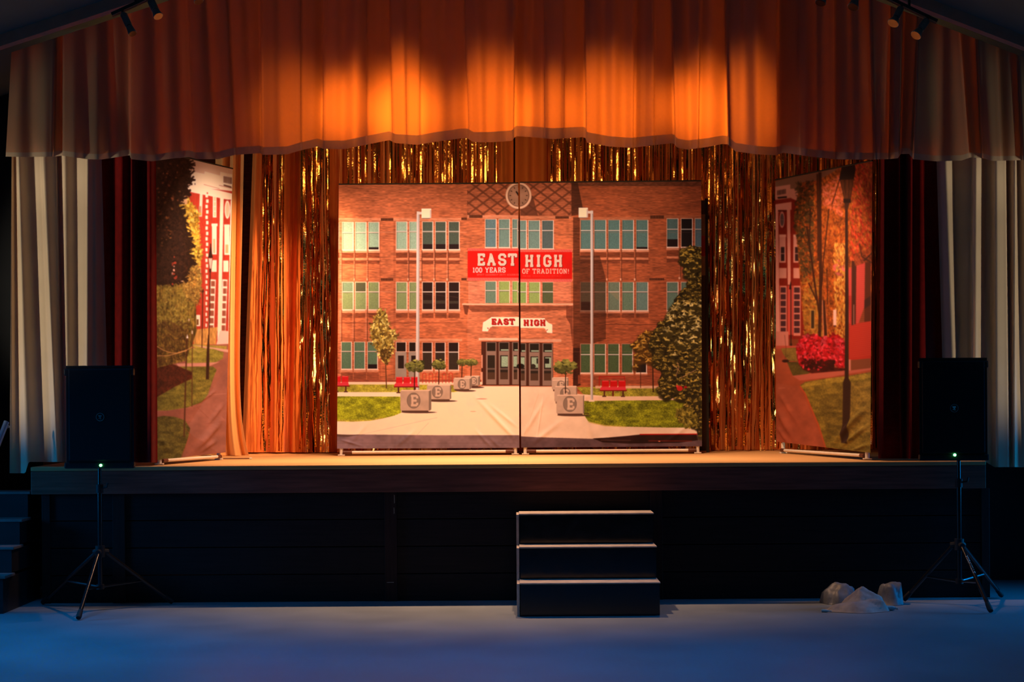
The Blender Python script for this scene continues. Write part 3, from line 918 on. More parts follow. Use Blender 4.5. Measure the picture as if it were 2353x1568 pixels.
def bay(xs, yT, yB, nx, row):
    """piers and panel recesses between two storeys"""
    for (x0, x1) in xs:
        p.rect(x0 - 1, yT, x1 + 2, yT + 12, (146, 66, 34), 'brick', .25)
        p.rect(x0 - 1, yT + 12, x1 + 2, yT + 17, (224, 126, 78), 'brick', .2)
        p.rect(x0 - 1, yT + 19, x1 + 2, yT + 26, (144, 66, 36), 'brick', .3)
        p.rect(x0 - 1, yT + 26, x1 + 2, yB, BR if x0 < 1320 else (186, 88, 46), 'brick', .28)
    for (x0, x1), (x2, x3) in zip(xs[:-1], xs[1:]):
        if x2 - x1 < 14:
            p.rect(x1 + 2, yT - 6, x2 - 2, yB, (214, 118, 74) if x0 < 1320 else (184, 92, 52), 'brick', .3)
            p.rect(x2 - 2.4, yT - 6, x2 - .6, yB, (112, 52, 28), None, 0, .8)
            p.rect(x1 + 1.5, yB - 6, x2 - 2, yB - 1, (238, 160, 112))
    p.line([(xs[0][0] - 8, yT + 18.5), (xs[-1][1] + 6, yT + 18.5)], 1.2, (110, 46, 24), .8)


G1 = [(787, 811), (817, 840.7), (847, 870)]; G2 = [(911, 934.6), (941, 960), (971, 994), (1001, 1024), (1031.5, 1054.5)]
G3 = [(1115.6, 1139.5), (1146.7, 1170.5), (1177.5, 1191.5)]; G4 = [(1190, 1209), (1214.7, 1239.6), (1245.7, 1270.6)]
G5 = [(1334.5, 1357), (1366, 1391.5), (1398, 1423), (1430, 1455), (1462.4, 1488)]; G6 = [(1533, 1557.4), (1565.6, 1590), (1597.5, 1616)]
PALE, TEAL, DTEAL, OLIVE, BLK = (152, 170, 130), (118, 140, 116), (82, 92, 70), (136, 142, 82), (50, 26, 24)
for (x0, x1) in ((871.5, 875), (904, 909)): p.rect(x0, 512, x1, 880, (170, 80, 44), 'brick', .2, .4)
for i, g in enumerate(G1): window(*g, 511, 573.5, PALE, 534.5, 5 if i == 2 else None)
for i, g in enumerate(G2): window(*g, 510, 572.5, PALE if i < 2 else DTEAL, 532, None if i < 2 else 11)
for i, g in enumerate(G3): window(*g, 504, 568, (104, 128, 118) if i == 0 else TEAL, 526, None)
for i, g in enumerate(G4): window(*g, 507, 571, (92, 104, 92) if i == 2 else TEAL, 530, None)
for i, g in enumerate(G5): window(*g, 506, 572, (96, 126, 108), 530, 4 if i == 4 else None, fr=(190, 130, 92))
for i, g in enumerate(G6): window(*g, 503, 567, [(92, 118, 104), (36, 26, 28), (92, 116, 112)][i], 527, 17 if i == 0 else None)
bay([(774, 781.5)] + G1, 581, 646, 3, 1); bay(G2, 581, 646, 5, 1); bay(G5, 580, 646, 5, 1); bay(G6, 577, 643, 3, 1)
p.rect(774, 512, 780, 574, (170, 130, 96)); p.rect(780, 505, 785, 880, (212, 116, 72), 'brick', .3)
# second storey
for i, g in enumerate(G1): window(*g, 649, 711, [(124, 140, 98), OLIVE, OLIVE][i], 671, None, g2=OLIVE)
p.rect(817.5, 650, 840, 670, (92, 88, 56), 'grain', .1)
for i, g in enumerate(G2): window(*g, 649, 711, OLIVE if i < 2 else BLK, 671, None)
for k, g in enumerate(G2[2:]): p.rect(g[0] + 1, 690 + k, g[1] - 1, 698, (84, 70, 50), 'grain', .2, .8); p.seg((g[0] + 1, 675 + k * 3), (g[1] - 1, 678 + k * 3), .8, (150, 110, 80), .5)
for i, g in enumerate(G3): window(*g, 647, 697, [(112, 132, 98), (152, 164, 78), (148, 168, 78)][i], 668, None, False)
for i, g in enumerate(G4): window(*g, 649, 699, [(140, 160, 76), (150, 164, 80), (96, 100, 58)][i], 671, None, False)
for i, g in enumerate(G5): window(*g, 649, 713, [(104, 116, 84), (112, 130, 94), (116, 124, 92), (110, 128, 92), (112, 132, 108)][i], 671, 19 if i == 0 else None, fr=(190, 130, 92))
p.poly([(1400, 672), (1422, 672), (1422, 692)], (150, 132, 90), None, 0, .6)
for i, g in enumerate(G6): window(*g, 649, 713, (108, 128, 98), 671, None)
for (x0, x1) in G1 + G2 + G5 + G6[:1]:
    p.rect(x0 - 1, 720, x1 + 2, 731, (140, 64, 34), 'brick', .25, .85)
for xx in (784, 813, 843): p.rect(xx, 712, xx + 2.4, 786, (116, 54, 30), None, 0, .7); p.rect(xx - 4, 712, xx, 778, (216, 120, 76), 'brick', .2, .7)
p.line([(774, 742.5), (1062, 742.5)], 1.4, (130, 58, 32), .7); p.line([(1390, 746), (1520, 746)], 1.6, (110, 50, 28), .8)
# shade of the bay on the right wing
p.poly([(1317, 500), (1332, 500), (1332, 588), (1378, 588), (1392, 640), (1392, 780), (1332, 800), (1317, 895)], (86, 38, 20), 'brick', .2, .6)
p.poly([(1317, 800), (1334, 800), (1334, 886), (1317, 890)], (60, 24, 16), 'brick', .2, .8)
# entrance canopy
p.rect(1074, 697, 1316, 900, (214, 114, 68), 'brick', .26)
p.rect(1062, 697.5, 1317, 701.5, (236, 164, 116), 'brick', .15)
p.poly([(1068, 702), (1314, 704), (1300, 712), (1240, 716), (1085, 717)], (136, 66, 38), 'brick', .2, .75)
p.poly([(1064, 701), (1078, 702), (1074, 724), (1068, 722)], (120, 54, 30), None, 0, .8)
p.poly([(1301, 703), (1316, 703), (1316, 800), (1310, 745), (1301, 730)], (134, 60, 34), 'brick', .2, .8)
for g in G3 + G4: pass
for x in (1141, 1172, 1211, 1242): p.rect(x, 647, x + 4.5, 697, (222, 122, 80), 'brick', .25)
p.rect(1271, 647, 1312, 697, (222, 120, 76), 'brick', .26); p.rect(1076, 647, 1113, 697, (224, 124, 80), 'brick', .26)
for (a, c) in (((1129.5, 729), (1193, 750)), ((1193, 731.5), (1252, 754))):
    p.rect(a[0], a[1], c[0], c[1], (250, 226, 196), 'soft', .06)
p.poly([(1108, 761.5), (1110, 741), (1116, 738), (1130, 728.5), (1131, 751), (1126, 753), (1121, 762)], (246, 216, 182))
p.poly([(1269, 766), (1269, 746), (1260, 742), (1249, 731), (1249, 754), (1253, 756), (1257, 765)], (246, 216, 182))
p.poly([(1119, 754), (1123, 758), (1122, 753)], (190, 50, 30)); p.poly([(1256, 758), (1260, 757), (1255, 762)], (190, 50, 30))
word(p, 'EAST', 1129, 1181, 732.5, 746, 3.3, tr=.2, col=(206, 30, 20), shadow=(150, 40, 30)); word(p, 'HIGH', 1203, 1252, 735, 748.5, 3.3, tr=.2, col=(206, 30, 20), shadow=(150, 40, 30))
p.rect(1100, 777, 1191, 782.5, (244, 176, 128), 'brick', .1); p.rect(1194, 780, 1290, 786, (226, 150, 106), 'brick', .1)
p.rect(870, 779, 1062, 784.5, (226, 136, 88), 'brick', .15)
# the doors
p.rect(1106, 785.5, 1193, 886, (96, 42, 26)); p.rect(1193, 788, 1271, 888, (92, 42, 26))
for (x0, x1) in ((1117, 1140.5), (1146, 1170.5), (1177, 1192), (1193.5, 1209), (1215.5, 1240), (1246.5, 1270)):
    dy = 0 if x0 < 1192 else 2.5
    p.rect(x0, 786.5 + dy, x1, 884 + dy, (158, 118, 92)); p.rect(x0 + 2, 788 + dy, x1 - 2, 807 + dy, (46, 34, 24))
    p.rect(x0 + 3.4, 817 + dy, x1 - 3.4, 872 + dy, (58, 42, 30)); p.rect(x0 + 3.4, 846 + dy, x1 - 3.4, 850 + dy, (120, 90, 70)); p.rect(x0 + 3.4, 856 + dy, x1 - 3.4, 872 + dy, (98, 62, 40))
    if x0 > 1144: p.rect(x0 + 6 if x1 - x0 > 20 else x0 + 3, 819 + dy, x1 - 3.6, 843 + dy, (158, 172, 128), 'grain', .2); p.rect(x0 + 5, 803 + dy, x1 - 2, 806 + dy, (170, 184, 140))
p.ell(1196, 842, 9, 6, (36, 26, 20)); p.ell(1225, 842, 6, 5, (60, 48, 34)); p.rect(1233, 824, 1236, 836, (40, 30, 24)); p.rect(1252, 824, 1262, 836, (44, 34, 26))
# ground storey windows
for i, g in enumerate([(785, 807), (814.7, 837.5), (845, 866.7)]): window(*g, 786.5, 847.5, (100, 124, 84), 808, 10 if i == 2 else None)
for (x0, x1) in ((785, 807), (814.7, 837.5), (845, 866.7)): p.rect(x0 - 2, 857, x1 + 4, 873, (150, 70, 40), 'brick', .2, .7)
window(911, 932, 787, 808, (46, 26, 20), None, None, False); window(940.5, 955, 787, 808, (46, 26, 20), None, None, False)
p.rect(908.5, 809, 934, 880, (170, 140, 112), 'soft', .1); p.rect(914.7, 817.5, 928, 847, (54, 30, 24)); p.rect(939, 809, 957, 880, (168, 138, 110), 'soft', .1); p.rect(945, 817.5, 955, 846, (54, 30, 24))
for g in ((971, 992), (1000.6, 1022), (1031, 1053)): window(*g, 787.6, 849.5, BLK, 809.5, None, fr=(222, 140, 100), g2=(70, 50, 36))
for i, g in enumerate([(1334.7, 1356), (1366, 1390.5), (1397.6, 1421.7), (1429.5, 1452.8)]): window(*g, 791, 856, (84, 100, 56), 815, None, fr=(190, 120, 84))
window(1462, 1484.7, 834, 856, (50, 34, 26), None)
p.rect(1328, 862, 1620, 882, (170, 78, 44), 'brick', .26, .8)
p.rect(1106, 816, 1109, 846, (232, 150, 110)); p.rect(1104, 855, 1109, 884, (238, 160, 118))
# ground
PAV = (255, 216, 168)
p.rect(760, 877.5, 1108, 884.5, (250, 200, 150)); p.rect(760, 873, 1106, 878, (180, 84, 50), 'brick', .2)
p.poly([(760, 884), (920, 884), (1040, 886), (1080, 892), (1044, 902), (760, 902)], (186, 164, 44), 'grass', .34)
p.poly([(1325, 890), (1500, 888), (1620, 888), (1620, 912), (1344, 911)], (168, 146, 40), 'grass', .4)
p.rect(1368, 887, 1620, 893, (236, 168, 120), 'brick', .1)
p.poly([(760, 901.5), (1044, 901.5), (1106, 888), (1193, 888), (1193, 1050), (760, 1050)], PAV, 'soft', .035)
p.poly([(1193, 889), (1276, 889), (1320, 905), (1400, 911), (1620, 913), (1620, 1050), (1193, 1050)], (246, 196, 148), 'soft', .05)  # right pavement drawn duller, the same lamp falloff put into its colour
p.poly([(1345, 912), (1620, 910), (1620, 922), (1345, 923)], (244, 186, 136), 'soft', .05)
p.poly([(760, 911), (922, 912), (922, 949), (905, 956), (880, 962), (850, 967), (810, 969), (760, 967)], (166, 160, 26), 'grass', .42)
p.poly([(760, 964), (810, 965), (850, 964), (880, 958), (880, 962), (850, 968), (810, 970), (760, 969)], (214, 180, 56), 'grass', .3, .6)
p.poly([(1342, 922), (1420, 921), (1540, 920), (1620, 919), (1620, 983), (1530, 983), (1440, 981), (1390, 978), (1352, 969), (1341, 953)], (140, 134, 22), 'grass', .5)
p.poly([(1356, 970), (1392, 976), (1440, 979), (1440, 982), (1390, 980), (1350, 971)], (196, 160, 50), 'grass', .3, .6)
for a in ((1005, 960, 830, 999), (985, 972, 958, 1000), (1205, 1000, 1238, 905)):
    p.line([(a[0], a[1]), (a[2], a[3])], .9, (226, 170, 120), .6)
p.ell(1107, 917, 12, 1.1, (220, 140, 100)); p.ell(1087, 946, 7, .8, (226, 160, 110))
# kerb and road along the foot
p.poly([(760, 999.5), (830, 999), (1000, 1000.5), (1193, 1000.5), (1193, 1050), (760, 1050)], (150, 108, 96), 'soft', .22)
p.line([(774, 1019), (1186, 1019)], .9, (110, 70, 60), .4)
p.poly([(760, 997), (800, 1000), (830, 999.5), (800, 1004), (760, 1003)], (110, 70, 50), None, 0, .8)
p.poly([(1193, 1003), (1230, 1005), (1365, 1009), (1470, 999), (1620, 997), (1620, 1050), (1193, 1050)], (118, 80, 72), 'soft', .25)
p.poly([(1362, 1008), (1430, 1004), (1475, 999), (1600, 998), (1604, 1012), (1560, 1018), (1440, 1020), (1385, 1017)], (62, 26, 20), 'soft', .3)
p.line([(1470, 998.8), (1604, 998)], 2.4, (222, 26, 16)); p.line([(1490, 1013.5), (1590, 1014)], 2.2, (166, 40, 22), .7); p.line([(1380, 1012), (1450, 1012.5)], 1, (170, 110, 90), .6); p.ell(1515, 1014.5, 2.5, 1.2, (250, 130, 80))
for y in (534, 671, 808): p.line([(771, y), (1073, y)], .9, (236, 168, 124), .55); p.line([(1314, y + 1), (1612, y)], .9, (200, 120, 80), .4)
# lamp posts
for (x0, x1, yt, yb, bx0, bx1, by0, by1) in ((957.5, 963.5, 486, 896, 968.6, 991, 479.6, 501), (1357, 1362.6, 484, 921, 1329.6, 1351, 477.6, 500)):
    p.poly([(x0, yt), (x1 + .6, yt), (x1, yb), (x0 - 2.2 if x0 < 1000 else x0, yb)], (214, 186, 160)); p.poly([(x1 - 2, yt), (x1 + .6, yt), (x1, yb), (x1 - 2.4, yb)], (160, 136, 118), None, 0, .7)
    p.rect(min(bx1, x0) if bx0 < x0 else x0, yt + 1, max(bx0, x1) if bx0 > x0 else x1, yt + 7, (222, 190, 160))
    p.rect(bx0, by0, bx1, by1, (240, 214, 184)); p.rect(bx0 + 1, by0, bx1 - 1, by0 + 3, (255, 232, 204)); p.rect(bx0 + 2, by1, bx1 - 3, by1 + 2, (150, 120, 90)); p.rect(bx1 - 3, by0 + 3, bx1, by1, (196, 164, 136), None, 0, .7)
p.rect(1353, 919, 1366, 923.5, (240, 196, 156))
# benches and rack
for k in range(5):
    x = 975 + k * 15.2
    p.line([(x - 4, 881), (x - 4, 861), (x - 2, 857), (x + 2, 857), (x + 4, 861), (x + 4, 881)], 1.5, (222, 54, 34), .9)


def bench(x0, x1, y0, n, c=(236, 28, 30)):
    w = (x1 - x0) / n
    for i in range(n):
        xa = x0 + i * w
        p.rect(xa + 2, y0, xa + w - .5, y0 + 14, c); p.rect(xa + 3, y0, xa + w - 2, y0 + 2, (255, 80, 70))
        p.poly([(xa - 2, y0 + 18), (xa + 2, y0 + 14), (xa + w - 1, y0 + 14), (xa + w + 1, y0 + 22), (xa - 2, y0 + 23)], (244, 56, 60))
    p.rect(x0 - 3, y0 + 22, x1 + 3, y0 + 24.5, (150, 26, 20))
    for xx in (x0 + 6, x1 - 8): p.rect(xx, y0 + 24, xx + 3.5, y0 + 36, (110, 44, 26)); p.rect(xx - 3, y0 + 35, xx + 6, y0 + 37.5, (100, 50, 30))


bench(766, 801, 864.5, 2); bench(908, 960, 866.5, 3)
bench(1381, 1438, 875, 3, (226, 14, 14))
p.line([(1377, 888), (1377, 866), (1435, 866), (1436, 876)], 1.6, (206, 20, 16)); p.line([(1377, 870), (1436, 870)], 1, (206, 20, 16)); p.rect(1407, 899, 1410.5, 911, (130, 30, 20))


# planters
def planter(x0, x1, x2, y0, y1, ex, ey, rx, ry, c=(206, 160, 122)):
    c = np.array(c, float)
    p.ell((x0 + x1) / 2 + 10, y1 - .5, (x1 - x0) * .6, 2.2, (96, 56, 40), .9)
    p.poly([(x0, y0 + 3), (x0 + 3, y0 + .5), (x2 - 2, y0), (x2, y0 + 2), (x2, y1 - 7), (x2 - 3, y1 - 4), (x0 + 2, y1 - 4), (x0, y1 - 7)], c, 'soft', .1)
    p.poly([(x1, y0 + 2), (x2, y0 + 2), (x2, y1 - 7), (x1, y1 - 4)], c * .72)
    p.poly([(x0 + 1, y0 + 3), (x0 + 3, y0 + .5), (x2 - 2, y0), (x1 + 1, y0 + 3)], c * 1.16)
    p.rect(x0 + 3, y1 - 4.5, x1 - 1, y1 - .5, (110, 68, 48))
    p.ell(ex, ey, rx, ry, c * .66); p.ell(ex, ey, rx - 1.3, ry - 1.3, c * .76)
    k = rx / 15.6
    for pl in strokes('E', ex - 7.2 * k, ex + 8.6 * k, ey - 13.5 * k, ey + 13.5 * k): p.line(pl, 5.0 * k, c * 1.08)


planter(1066, 1099, 1103, 863.5, 891, 1088, 876, 8, 10); planter(1042, 1079, 1084, 868, 899, 1061.4, 883.4, 9.5, 11.5)
planter(981, 1034, 1037, 883.5, 922.5, 1005, 901, 12.5, 14.5); planter(920, 985.5, 991, 896, 948.5, 950.4, 921, 15.6, 18.2)
planter(1268, 1303, 1306, 867, 892, 1290, 884, 8, 9); planter(1268, 1303, 1306, 872, 900, 1289, 885, 9, 10); planter(1274, 1324, 1326, 887, 928, 1299, 905, 12, 14)
planter(1278.5, 1340, 1342.5, 907, 955.5, 1309.5, 928.7, 15.7, 18.4)
p.line([(1354, 951), (1342, 950)], 2.5, (66, 40, 24), .8)


def bonsai(cx, cy, rx, ry, ty, seed):
    p.line([(cx, cy), (cx - 1, ty)], 2.0, (70, 34, 18))
    r = np.random.RandomState(seed)
    for k in range(9):
        x, y = cx + r.uniform(-.75, .75) * rx, cy + r.uniform(-.6, .6) * ry
        p.ell(x, y, rx * .42, ry * .42, (70, 66, 26))
    for k in range(90):
        a, q = r.uniform(0, 6.3), math.sqrt(r.rand())
        x, y = cx + math.cos(a) * q * rx, cy + math.sin(a) * q * ry
        up = (cy - y) / ry
        c = np.array((128, 118, 48)) * (1 + .35 * up) * r.uniform(.75, 1.2)
        p.ell(x, y, 3.0 * rx / 18, 1.8 * rx / 18, c, .85, r.uniform(-.6, .6))


bonsai(1083, 833, 14, 8, 865, 1); bonsai(1062, 833, 12, 8, 868, 2); bonsai(1009, 838, 15, 12, 884, 3); bonsai(953, 842, 20, 14, 897, 4); bonsai(1300, 844, 26, 16, 905, 5)
# young tree on the left
p.line([(886, 830), (888, 893)], 2.2, (110, 60, 30))
p.crown([(872, 712), (883, 716), (889, 735), (894, 752), (910, 765), (912, 775), (900, 786), (905, 800), (896, 822), (888, 835), (880, 832), (872, 812), (860, 795), (853, 778), (852, 750), (860, 738), (866, 722)],
        (110, 80, 26), [(214, 176, 74), (188, 146, 50), (150, 112, 38), (236, 200, 100), (120, 84, 28)], 330, 3.6, 3, .55)
p.leaves([(872, 805), (902, 800), (890, 838), (880, 834)], [(120, 80, 28), (96, 62, 22)], 60, 3, seed=4)
# trees at the right edge
p.line([(1500, 838), (1501, 902)], 2.5, (70, 36, 18)); p.line([(1472, 850), (1472, 892)], 1.4, (90, 40, 22))
SM = [(1450, 792), (1462, 784), (1477, 769), (1497, 760), (1515, 765), (1530, 800), (1525, 835), (1498, 838), (1470, 828), (1462, 848), (1455, 838), (1462, 815)]
p.poly(SM, (108, 66, 18), 'leaf', .7, .9)
clusters(p, SM, 80, 9, (92, 54, 15), [(200, 136, 38), (172, 112, 30), (216, 156, 60)], 1.7, 11)
TREE = [(1566, 572), (1590, 566), (1625, 570), (1625, 1005), (1603, 1000), (1600, 985), (1562, 962), (1558, 950), (1575, 935), (1580, 922), (1552, 914), (1530, 920), (1518, 905), (1512, 880), (1520, 858), (1508, 840),
        (1496, 810), (1494, 778), (1508, 752), (1528, 735), (1545, 733), (1552, 715), (1548, 690), (1560, 676), (1572, 668), (1584, 648), (1572, 622), (1566, 600)]
p.poly(TREE, (52, 38, 13), 'leaf', .7, .92)
clusters(p, TREE, 900, 7.5, (62, 47, 17), [(176, 136, 42), (144, 112, 34), (206, 164, 70), (120, 94, 28), (192, 144, 50)], 1.25, 12)
clusters(p, [(1520, 745), (1560, 690), (1620, 690), (1622, 800), (1540, 820)], 110, 10, (74, 58, 20), [(222, 180, 84), (200, 160, 64), (232, 196, 112)], 1.6, 14)
clusters(p, [(1566, 572), (1625, 568), (1625, 620), (1570, 620)], 40, 9, (66, 50, 18), [(220, 172, 60), (190, 146, 48)], 1.6, 15)
p.leaves(TREE, [(34, 26, 10), (28, 20, 8)], 110, 3.4, .6, .6, seed=13)
for a in (((1553, 866), (1560, 845), (1556, 832)), ((1560, 850), (1545, 838)), ((1562, 870), (1600, 850))): p.line(list(a), 1.6, (190, 130, 84), .8)
p.ell(1562, 893, 7, 6, (214, 34, 26)); p.ell(1556, 888, 3, 3, (240, 60, 44)); p.ell(1575, 890, 4, 3, (180, 30, 22))
p.crown([(1556, 945), (1580, 936), (1600, 950), (1604, 975), (1580, 982), (1560, 968)], (86, 70, 20), [(170, 140, 46), (130, 104, 32), (96, 78, 24)], 160, 4.2, 16, .4)
# clock
for (rx, c) in ((30.5, (196, 124, 84)), (29, (246, 190, 142)), (27.2, (238, 172, 124)), (24.5, (120, 74, 52))): p.ell(1191.5, 449.5, rx, rx * 1.04, c)
p.ell(1191.5, 449.5, 23, 24, (176, 120, 84), 1, 0, 0, 'soft', .2)
for k in range(12):
    a = k * math.pi / 6
    p.seg((1191.5 + 17 * math.sin(a), 449.5 - 18 * math.cos(a)), (1191.5 + 21 * math.sin(a), 449.5 - 22 * math.cos(a)), 1.8, (92, 52, 36))
p.line([(1191.5, 450), (1186, 440)], 2.6, (60, 36, 28)); p.line([(1191.5, 450), (1193, 432)], 1.8, (60, 36, 28)); p.line([(1186, 440), (1190, 446)], 3.2, (54, 34, 28))
# banner
RED = (234, 14, 8)
for (x0, x1, y0, y1) in ((1074.5, 1193, 571, 645), (1193, 1314.5, 573.5, 648)):
    p.rect(x0, y0 + 5, x1, y1 - 6, RED, 'soft', .06); p.rect(x0, y0, x1, y0 + 6, (226, 62, 44)); p.rect(x0, y1 - 7, x1, y1, (226, 66, 50))
    x = x0 + 1
    while x < x1 - 2:
        p.seg((x, y0 + 6), (x + 2.6, y0), 1.2, (250, 160, 130), .75); p.seg((x, y1), (x + 2.6, y1 - 6), 1.2, (250, 160, 136), .75); x += 3.7
LT, LI = (240, 196, 160), (206, 150, 120)
word(p, 'EAST', 1096.5, 1185.5, 582.5, 611, 5.4, LT, inner=LI, iw=1.2, tr=.26, shadow=(120, 20, 14)); word(p, 'HIGH', 1206.5, 1291, 585.5, 614, 5.4, LT, inner=LI, iw=1.2, tr=.26, shadow=(120, 20, 14))
word(p, '100 YEARS', 1086, 1161, 614.5, 627, 2.1, (246, 190, 166)); word(p, 'OF TRADITION!', 1200, 1307, 617.5, 629.5, 2.0, (240, 168, 136))
word(p, 'SPIRIT-LEADERSHIP-UNITY-ACADEMICS', 1096, 1192, 629.5, 633.8, .7, (244, 120, 96), .75)
word(p, 'PRIDE-', 1201, 1222, 633, 636.6, .7, (236, 96, 72), .6); word(p, 'COMMUNITY-SPIRIT', 1224, 1290, 633, 636.6, .6, (236, 96, 72), .5)
# dark bound edges
p.rect(770, 410, 1620, 424, (70, 34, 20), None, 0, .0)

# left angled backdrop -------------------------------------------------
P2 = Print(345, 330, 548, 1060, 1.6, (250, 196, 150))
p = P2
WH = (255, 222, 178)
p.rect(345, 330, 548, 1060, (250, 190, 140))
p.poly([(345, 340), (430, 360), (537, 392), (537, 420), (345, 420)], (238, 186, 138))
p.poly([(430, 392), (470, 400), (470, 394), (506, 404), (506, 395), (537, 402), (537, 440), (430, 430)], WH)
for k in range(6): p.rect(514 + k * 3.3, 405 + k * .6, 516 + k * 3.3, 420 + k * .6, (120, 66, 40))
p.poly([(514, 424), (532, 429), (532, 432), (514, 427)], (110, 60, 36))
p.line([(430, 424), (468, 432)], 1.4, (230, 150, 100)); p.line([(468, 424), (505, 434)], 1.4, (220, 140, 90)); p.line([(503, 426), (537, 434)], 1.4, (200, 120, 80))
p.rect(447, 421, 449, 425, (80, 50, 30))
p.poly([(430, 428), (537, 440), (537, 800), (430, 800)], (214, 60, 34), 'vert', .1)
p.poly([(430, 424), (505, 438), (537, 446), (537, 462), (504, 455), (430, 440)], WH)
p.poly([(475, 442), (478, 442), (474, 760), (466, 760)], (220, 70, 44))
for k in range(26): p.rect(472 + (k % 2) * 1.5, 446 + k * 12.4, 478 + (k % 2) * 1.5 - k * .1, 454 + k * 12.4, WH)
p.poly([(506, 452), (514, 452), (507, 800), (499, 800)], (255, 226, 182)); p.poly([(530, 452), (537, 456), (530, 800), (524, 800)], (255, 226, 182))
p.poly([(459, 446), (466, 446), (464, 498), (457, 498)], (250, 206, 156)); p.rect(456.5, 474, 462.5, 496, (196, 130, 84))
p.rect(489, 450, 497.5, 500, WH); p.rect(491, 452, 496, 498, (238, 190, 130)); [p.rect(491, 463 + 11 * k, 496, 464.4 + 11 * k, WH) for k in range(3)]
p.rect(487, 516, 498, 585, WH); p.rect(489.5, 549, 494.5, 582, (230, 170, 110)); p.rect(486, 514, 500, 520, WH)
p.ell(522.5, 482, 6.4, 21, WH); p.ell(522.5, 482, 4.2, 17, (236, 186, 130)); p.rect(514, 459, 531, 461, (190, 50, 28))
p.rect(515.5, 518, 527.5, 586, WH); p.rect(518, 562, 525, 582, (226, 166, 100)); p.rect(515, 516, 528, 521, WH)
p.rect(486, 598, 498, 625, (255, 220, 176)); p.rect(513, 599, 525, 625, (255, 216, 170))
for (x0, x1, dx) in ((483, 496, -1.5), (511, 523, -1.5)):
    p.poly([(x0, 642), (x1, 643), (x1 + dx * 3, 765), (x0 + dx * 3, 760)], WH)
    for k in range(7):
        y = 646 + k * 17; o = dx * 3 * k / 7
        p.rect(x0 + 2 + o, y, x1 - 2.5 + o, y + 12.5, (190, 96, 60)); [p.rect(x0 + 4 + o + 3 * j, y, x0 + 4.8 + o + 3 * j, y + 12.5, (140, 70, 44)) for j in range(3)]
p.rect(450, 724, 460, 750, WH); p.rect(452, 734, 456.5, 747, (140, 80, 30)); p.rect(452, 615, 462, 665, (220, 150, 90)); p.rect(453.5, 618, 460, 662, (130, 100, 40), 'grain', .3)
p.poly([(505, 760), (537, 762), (537, 800), (495, 800)], (250, 190, 150))
p.poly([(445, 758), (500, 752), (496, 792), (445, 792)], (226, 150, 66), 'vert', .3)
# ground
p.poly([(345, 800), (537, 790), (537, 1060), (345, 1060)], (180, 100, 68), 'soft', .12)
p.poly([(430, 790), (522, 796), (520, 803), (450, 800)], (186, 150, 54), 'grass', .2); p.poly([(440, 792), (540, 806), (534, 812), (470, 800)], (232, 160, 120))
p.poly([(440, 800), (490, 802), (514, 810), (512, 824), (496, 833), (430, 835), (420, 825)], (164, 138, 46), 'grass', .3)
p.poly([(405, 836), (476, 834), (505, 832), (480, 842), (410, 843)], (226, 140, 104))
p.poly([(400, 843), (490, 843), (498, 850), (490, 870), (478, 905), (462, 925), (430, 937), (385, 944), (360, 944), (360, 900)], (134, 112, 36), 'grass', .4)
p.poly([(450, 880), (486, 872), (478, 905), (440, 930)], (156, 128, 44), 'grass', .4, .7)
p.poly([(345, 820), (405, 840), (440, 855), (442, 870), (400, 890), (345, 922)], (104, 40, 20), 'leaf', .4)
p.poly([(345, 945), (370, 946), (430, 940), (470, 930), (500, 880), (540, 830), (540, 1060), (345, 1060)], (172, 92, 62), 'soft', .16)
p.poly([(480, 905), (520, 850), (537, 830), (537, 1040), (500, 1040), (440, 1000), (428, 985)], (180, 104, 76), 'soft', .14, .7)
p.line([(480, 908), (520, 905)], 1.2, (236, 150, 116), .5); p.line([(452, 935), (480, 962)], 1, (150, 74, 50), .6); p.line([(470, 975), (515, 968)], 1, (150, 74, 50), .5)
p.poly([(345, 962), (375, 956), (400, 958), (425, 966), (437, 985), (434, 1000), (428, 1020), (415, 1060), (345, 1060)], (112, 92, 32), 'grass', .5)
p.line([(425, 985), (437, 998), (428, 1022), (414, 1056)], 1.6, (196, 80, 40), .5)
# shrubs and tree
p.poly([(345, 650), (420, 650), (450, 690), (452, 760), (440, 800), (425, 830), (345, 850)], (138, 98, 34), 'vert', .8)
p.leaves([(345, 655), (400, 650), (445, 690), (440, 760), (345, 740)], [(176, 144, 48), (150, 120, 38), (196, 160, 64), (130, 96, 30)], 700, 4.5, .45, .3, None, 31)
p.leaves([(345, 740), (440, 740), (425, 830), (345, 845)], [(104, 62, 26), (128, 84, 34), (84, 48, 22)], 520, 4.5, .5, .3, None, 32)
p.crown([(435, 460), (455, 490), (457, 540), (463, 590), (460, 610), (440, 620), (425, 560), (405, 480), (415, 440)], (196, 138, 30), [(226, 178, 54), (206, 152, 40), (240, 196, 80), (170, 116, 30)], 420, 3.2, 33, .55)
p.crown([(430, 600), (455, 610), (464, 650), (455, 700), (430, 690), (420, 640)], (166, 116, 40), [(200, 150, 60), (176, 120, 46), (150, 104, 40)], 240, 3.0, 34, .5)
TR2 = [(352, 362), (385, 366), (405, 362), (432, 368), (438, 380), (428, 396), (440, 400), (436, 420), (424, 428), (432, 440), (420, 456), (410, 470), (420, 490), (428, 520), (432, 545), (440, 560), (434, 580), (444, 600), (430, 624), (420, 645), (380, 655), (345, 655), (345, 365)]
p.poly([(345, 350), (432, 365), (430, 470), (345, 470)], (236, 166, 116), None, 0, .8)
p.poly(TR2, (66, 32, 17), 'leaf', .5, .95)
p.leaves(TR2, [(60, 28, 15), (78, 40, 21), (48, 23, 12), (88, 46, 24)], 900, 3.6, .7, .45, seed=35)
r_ = np.random.RandomState(61)
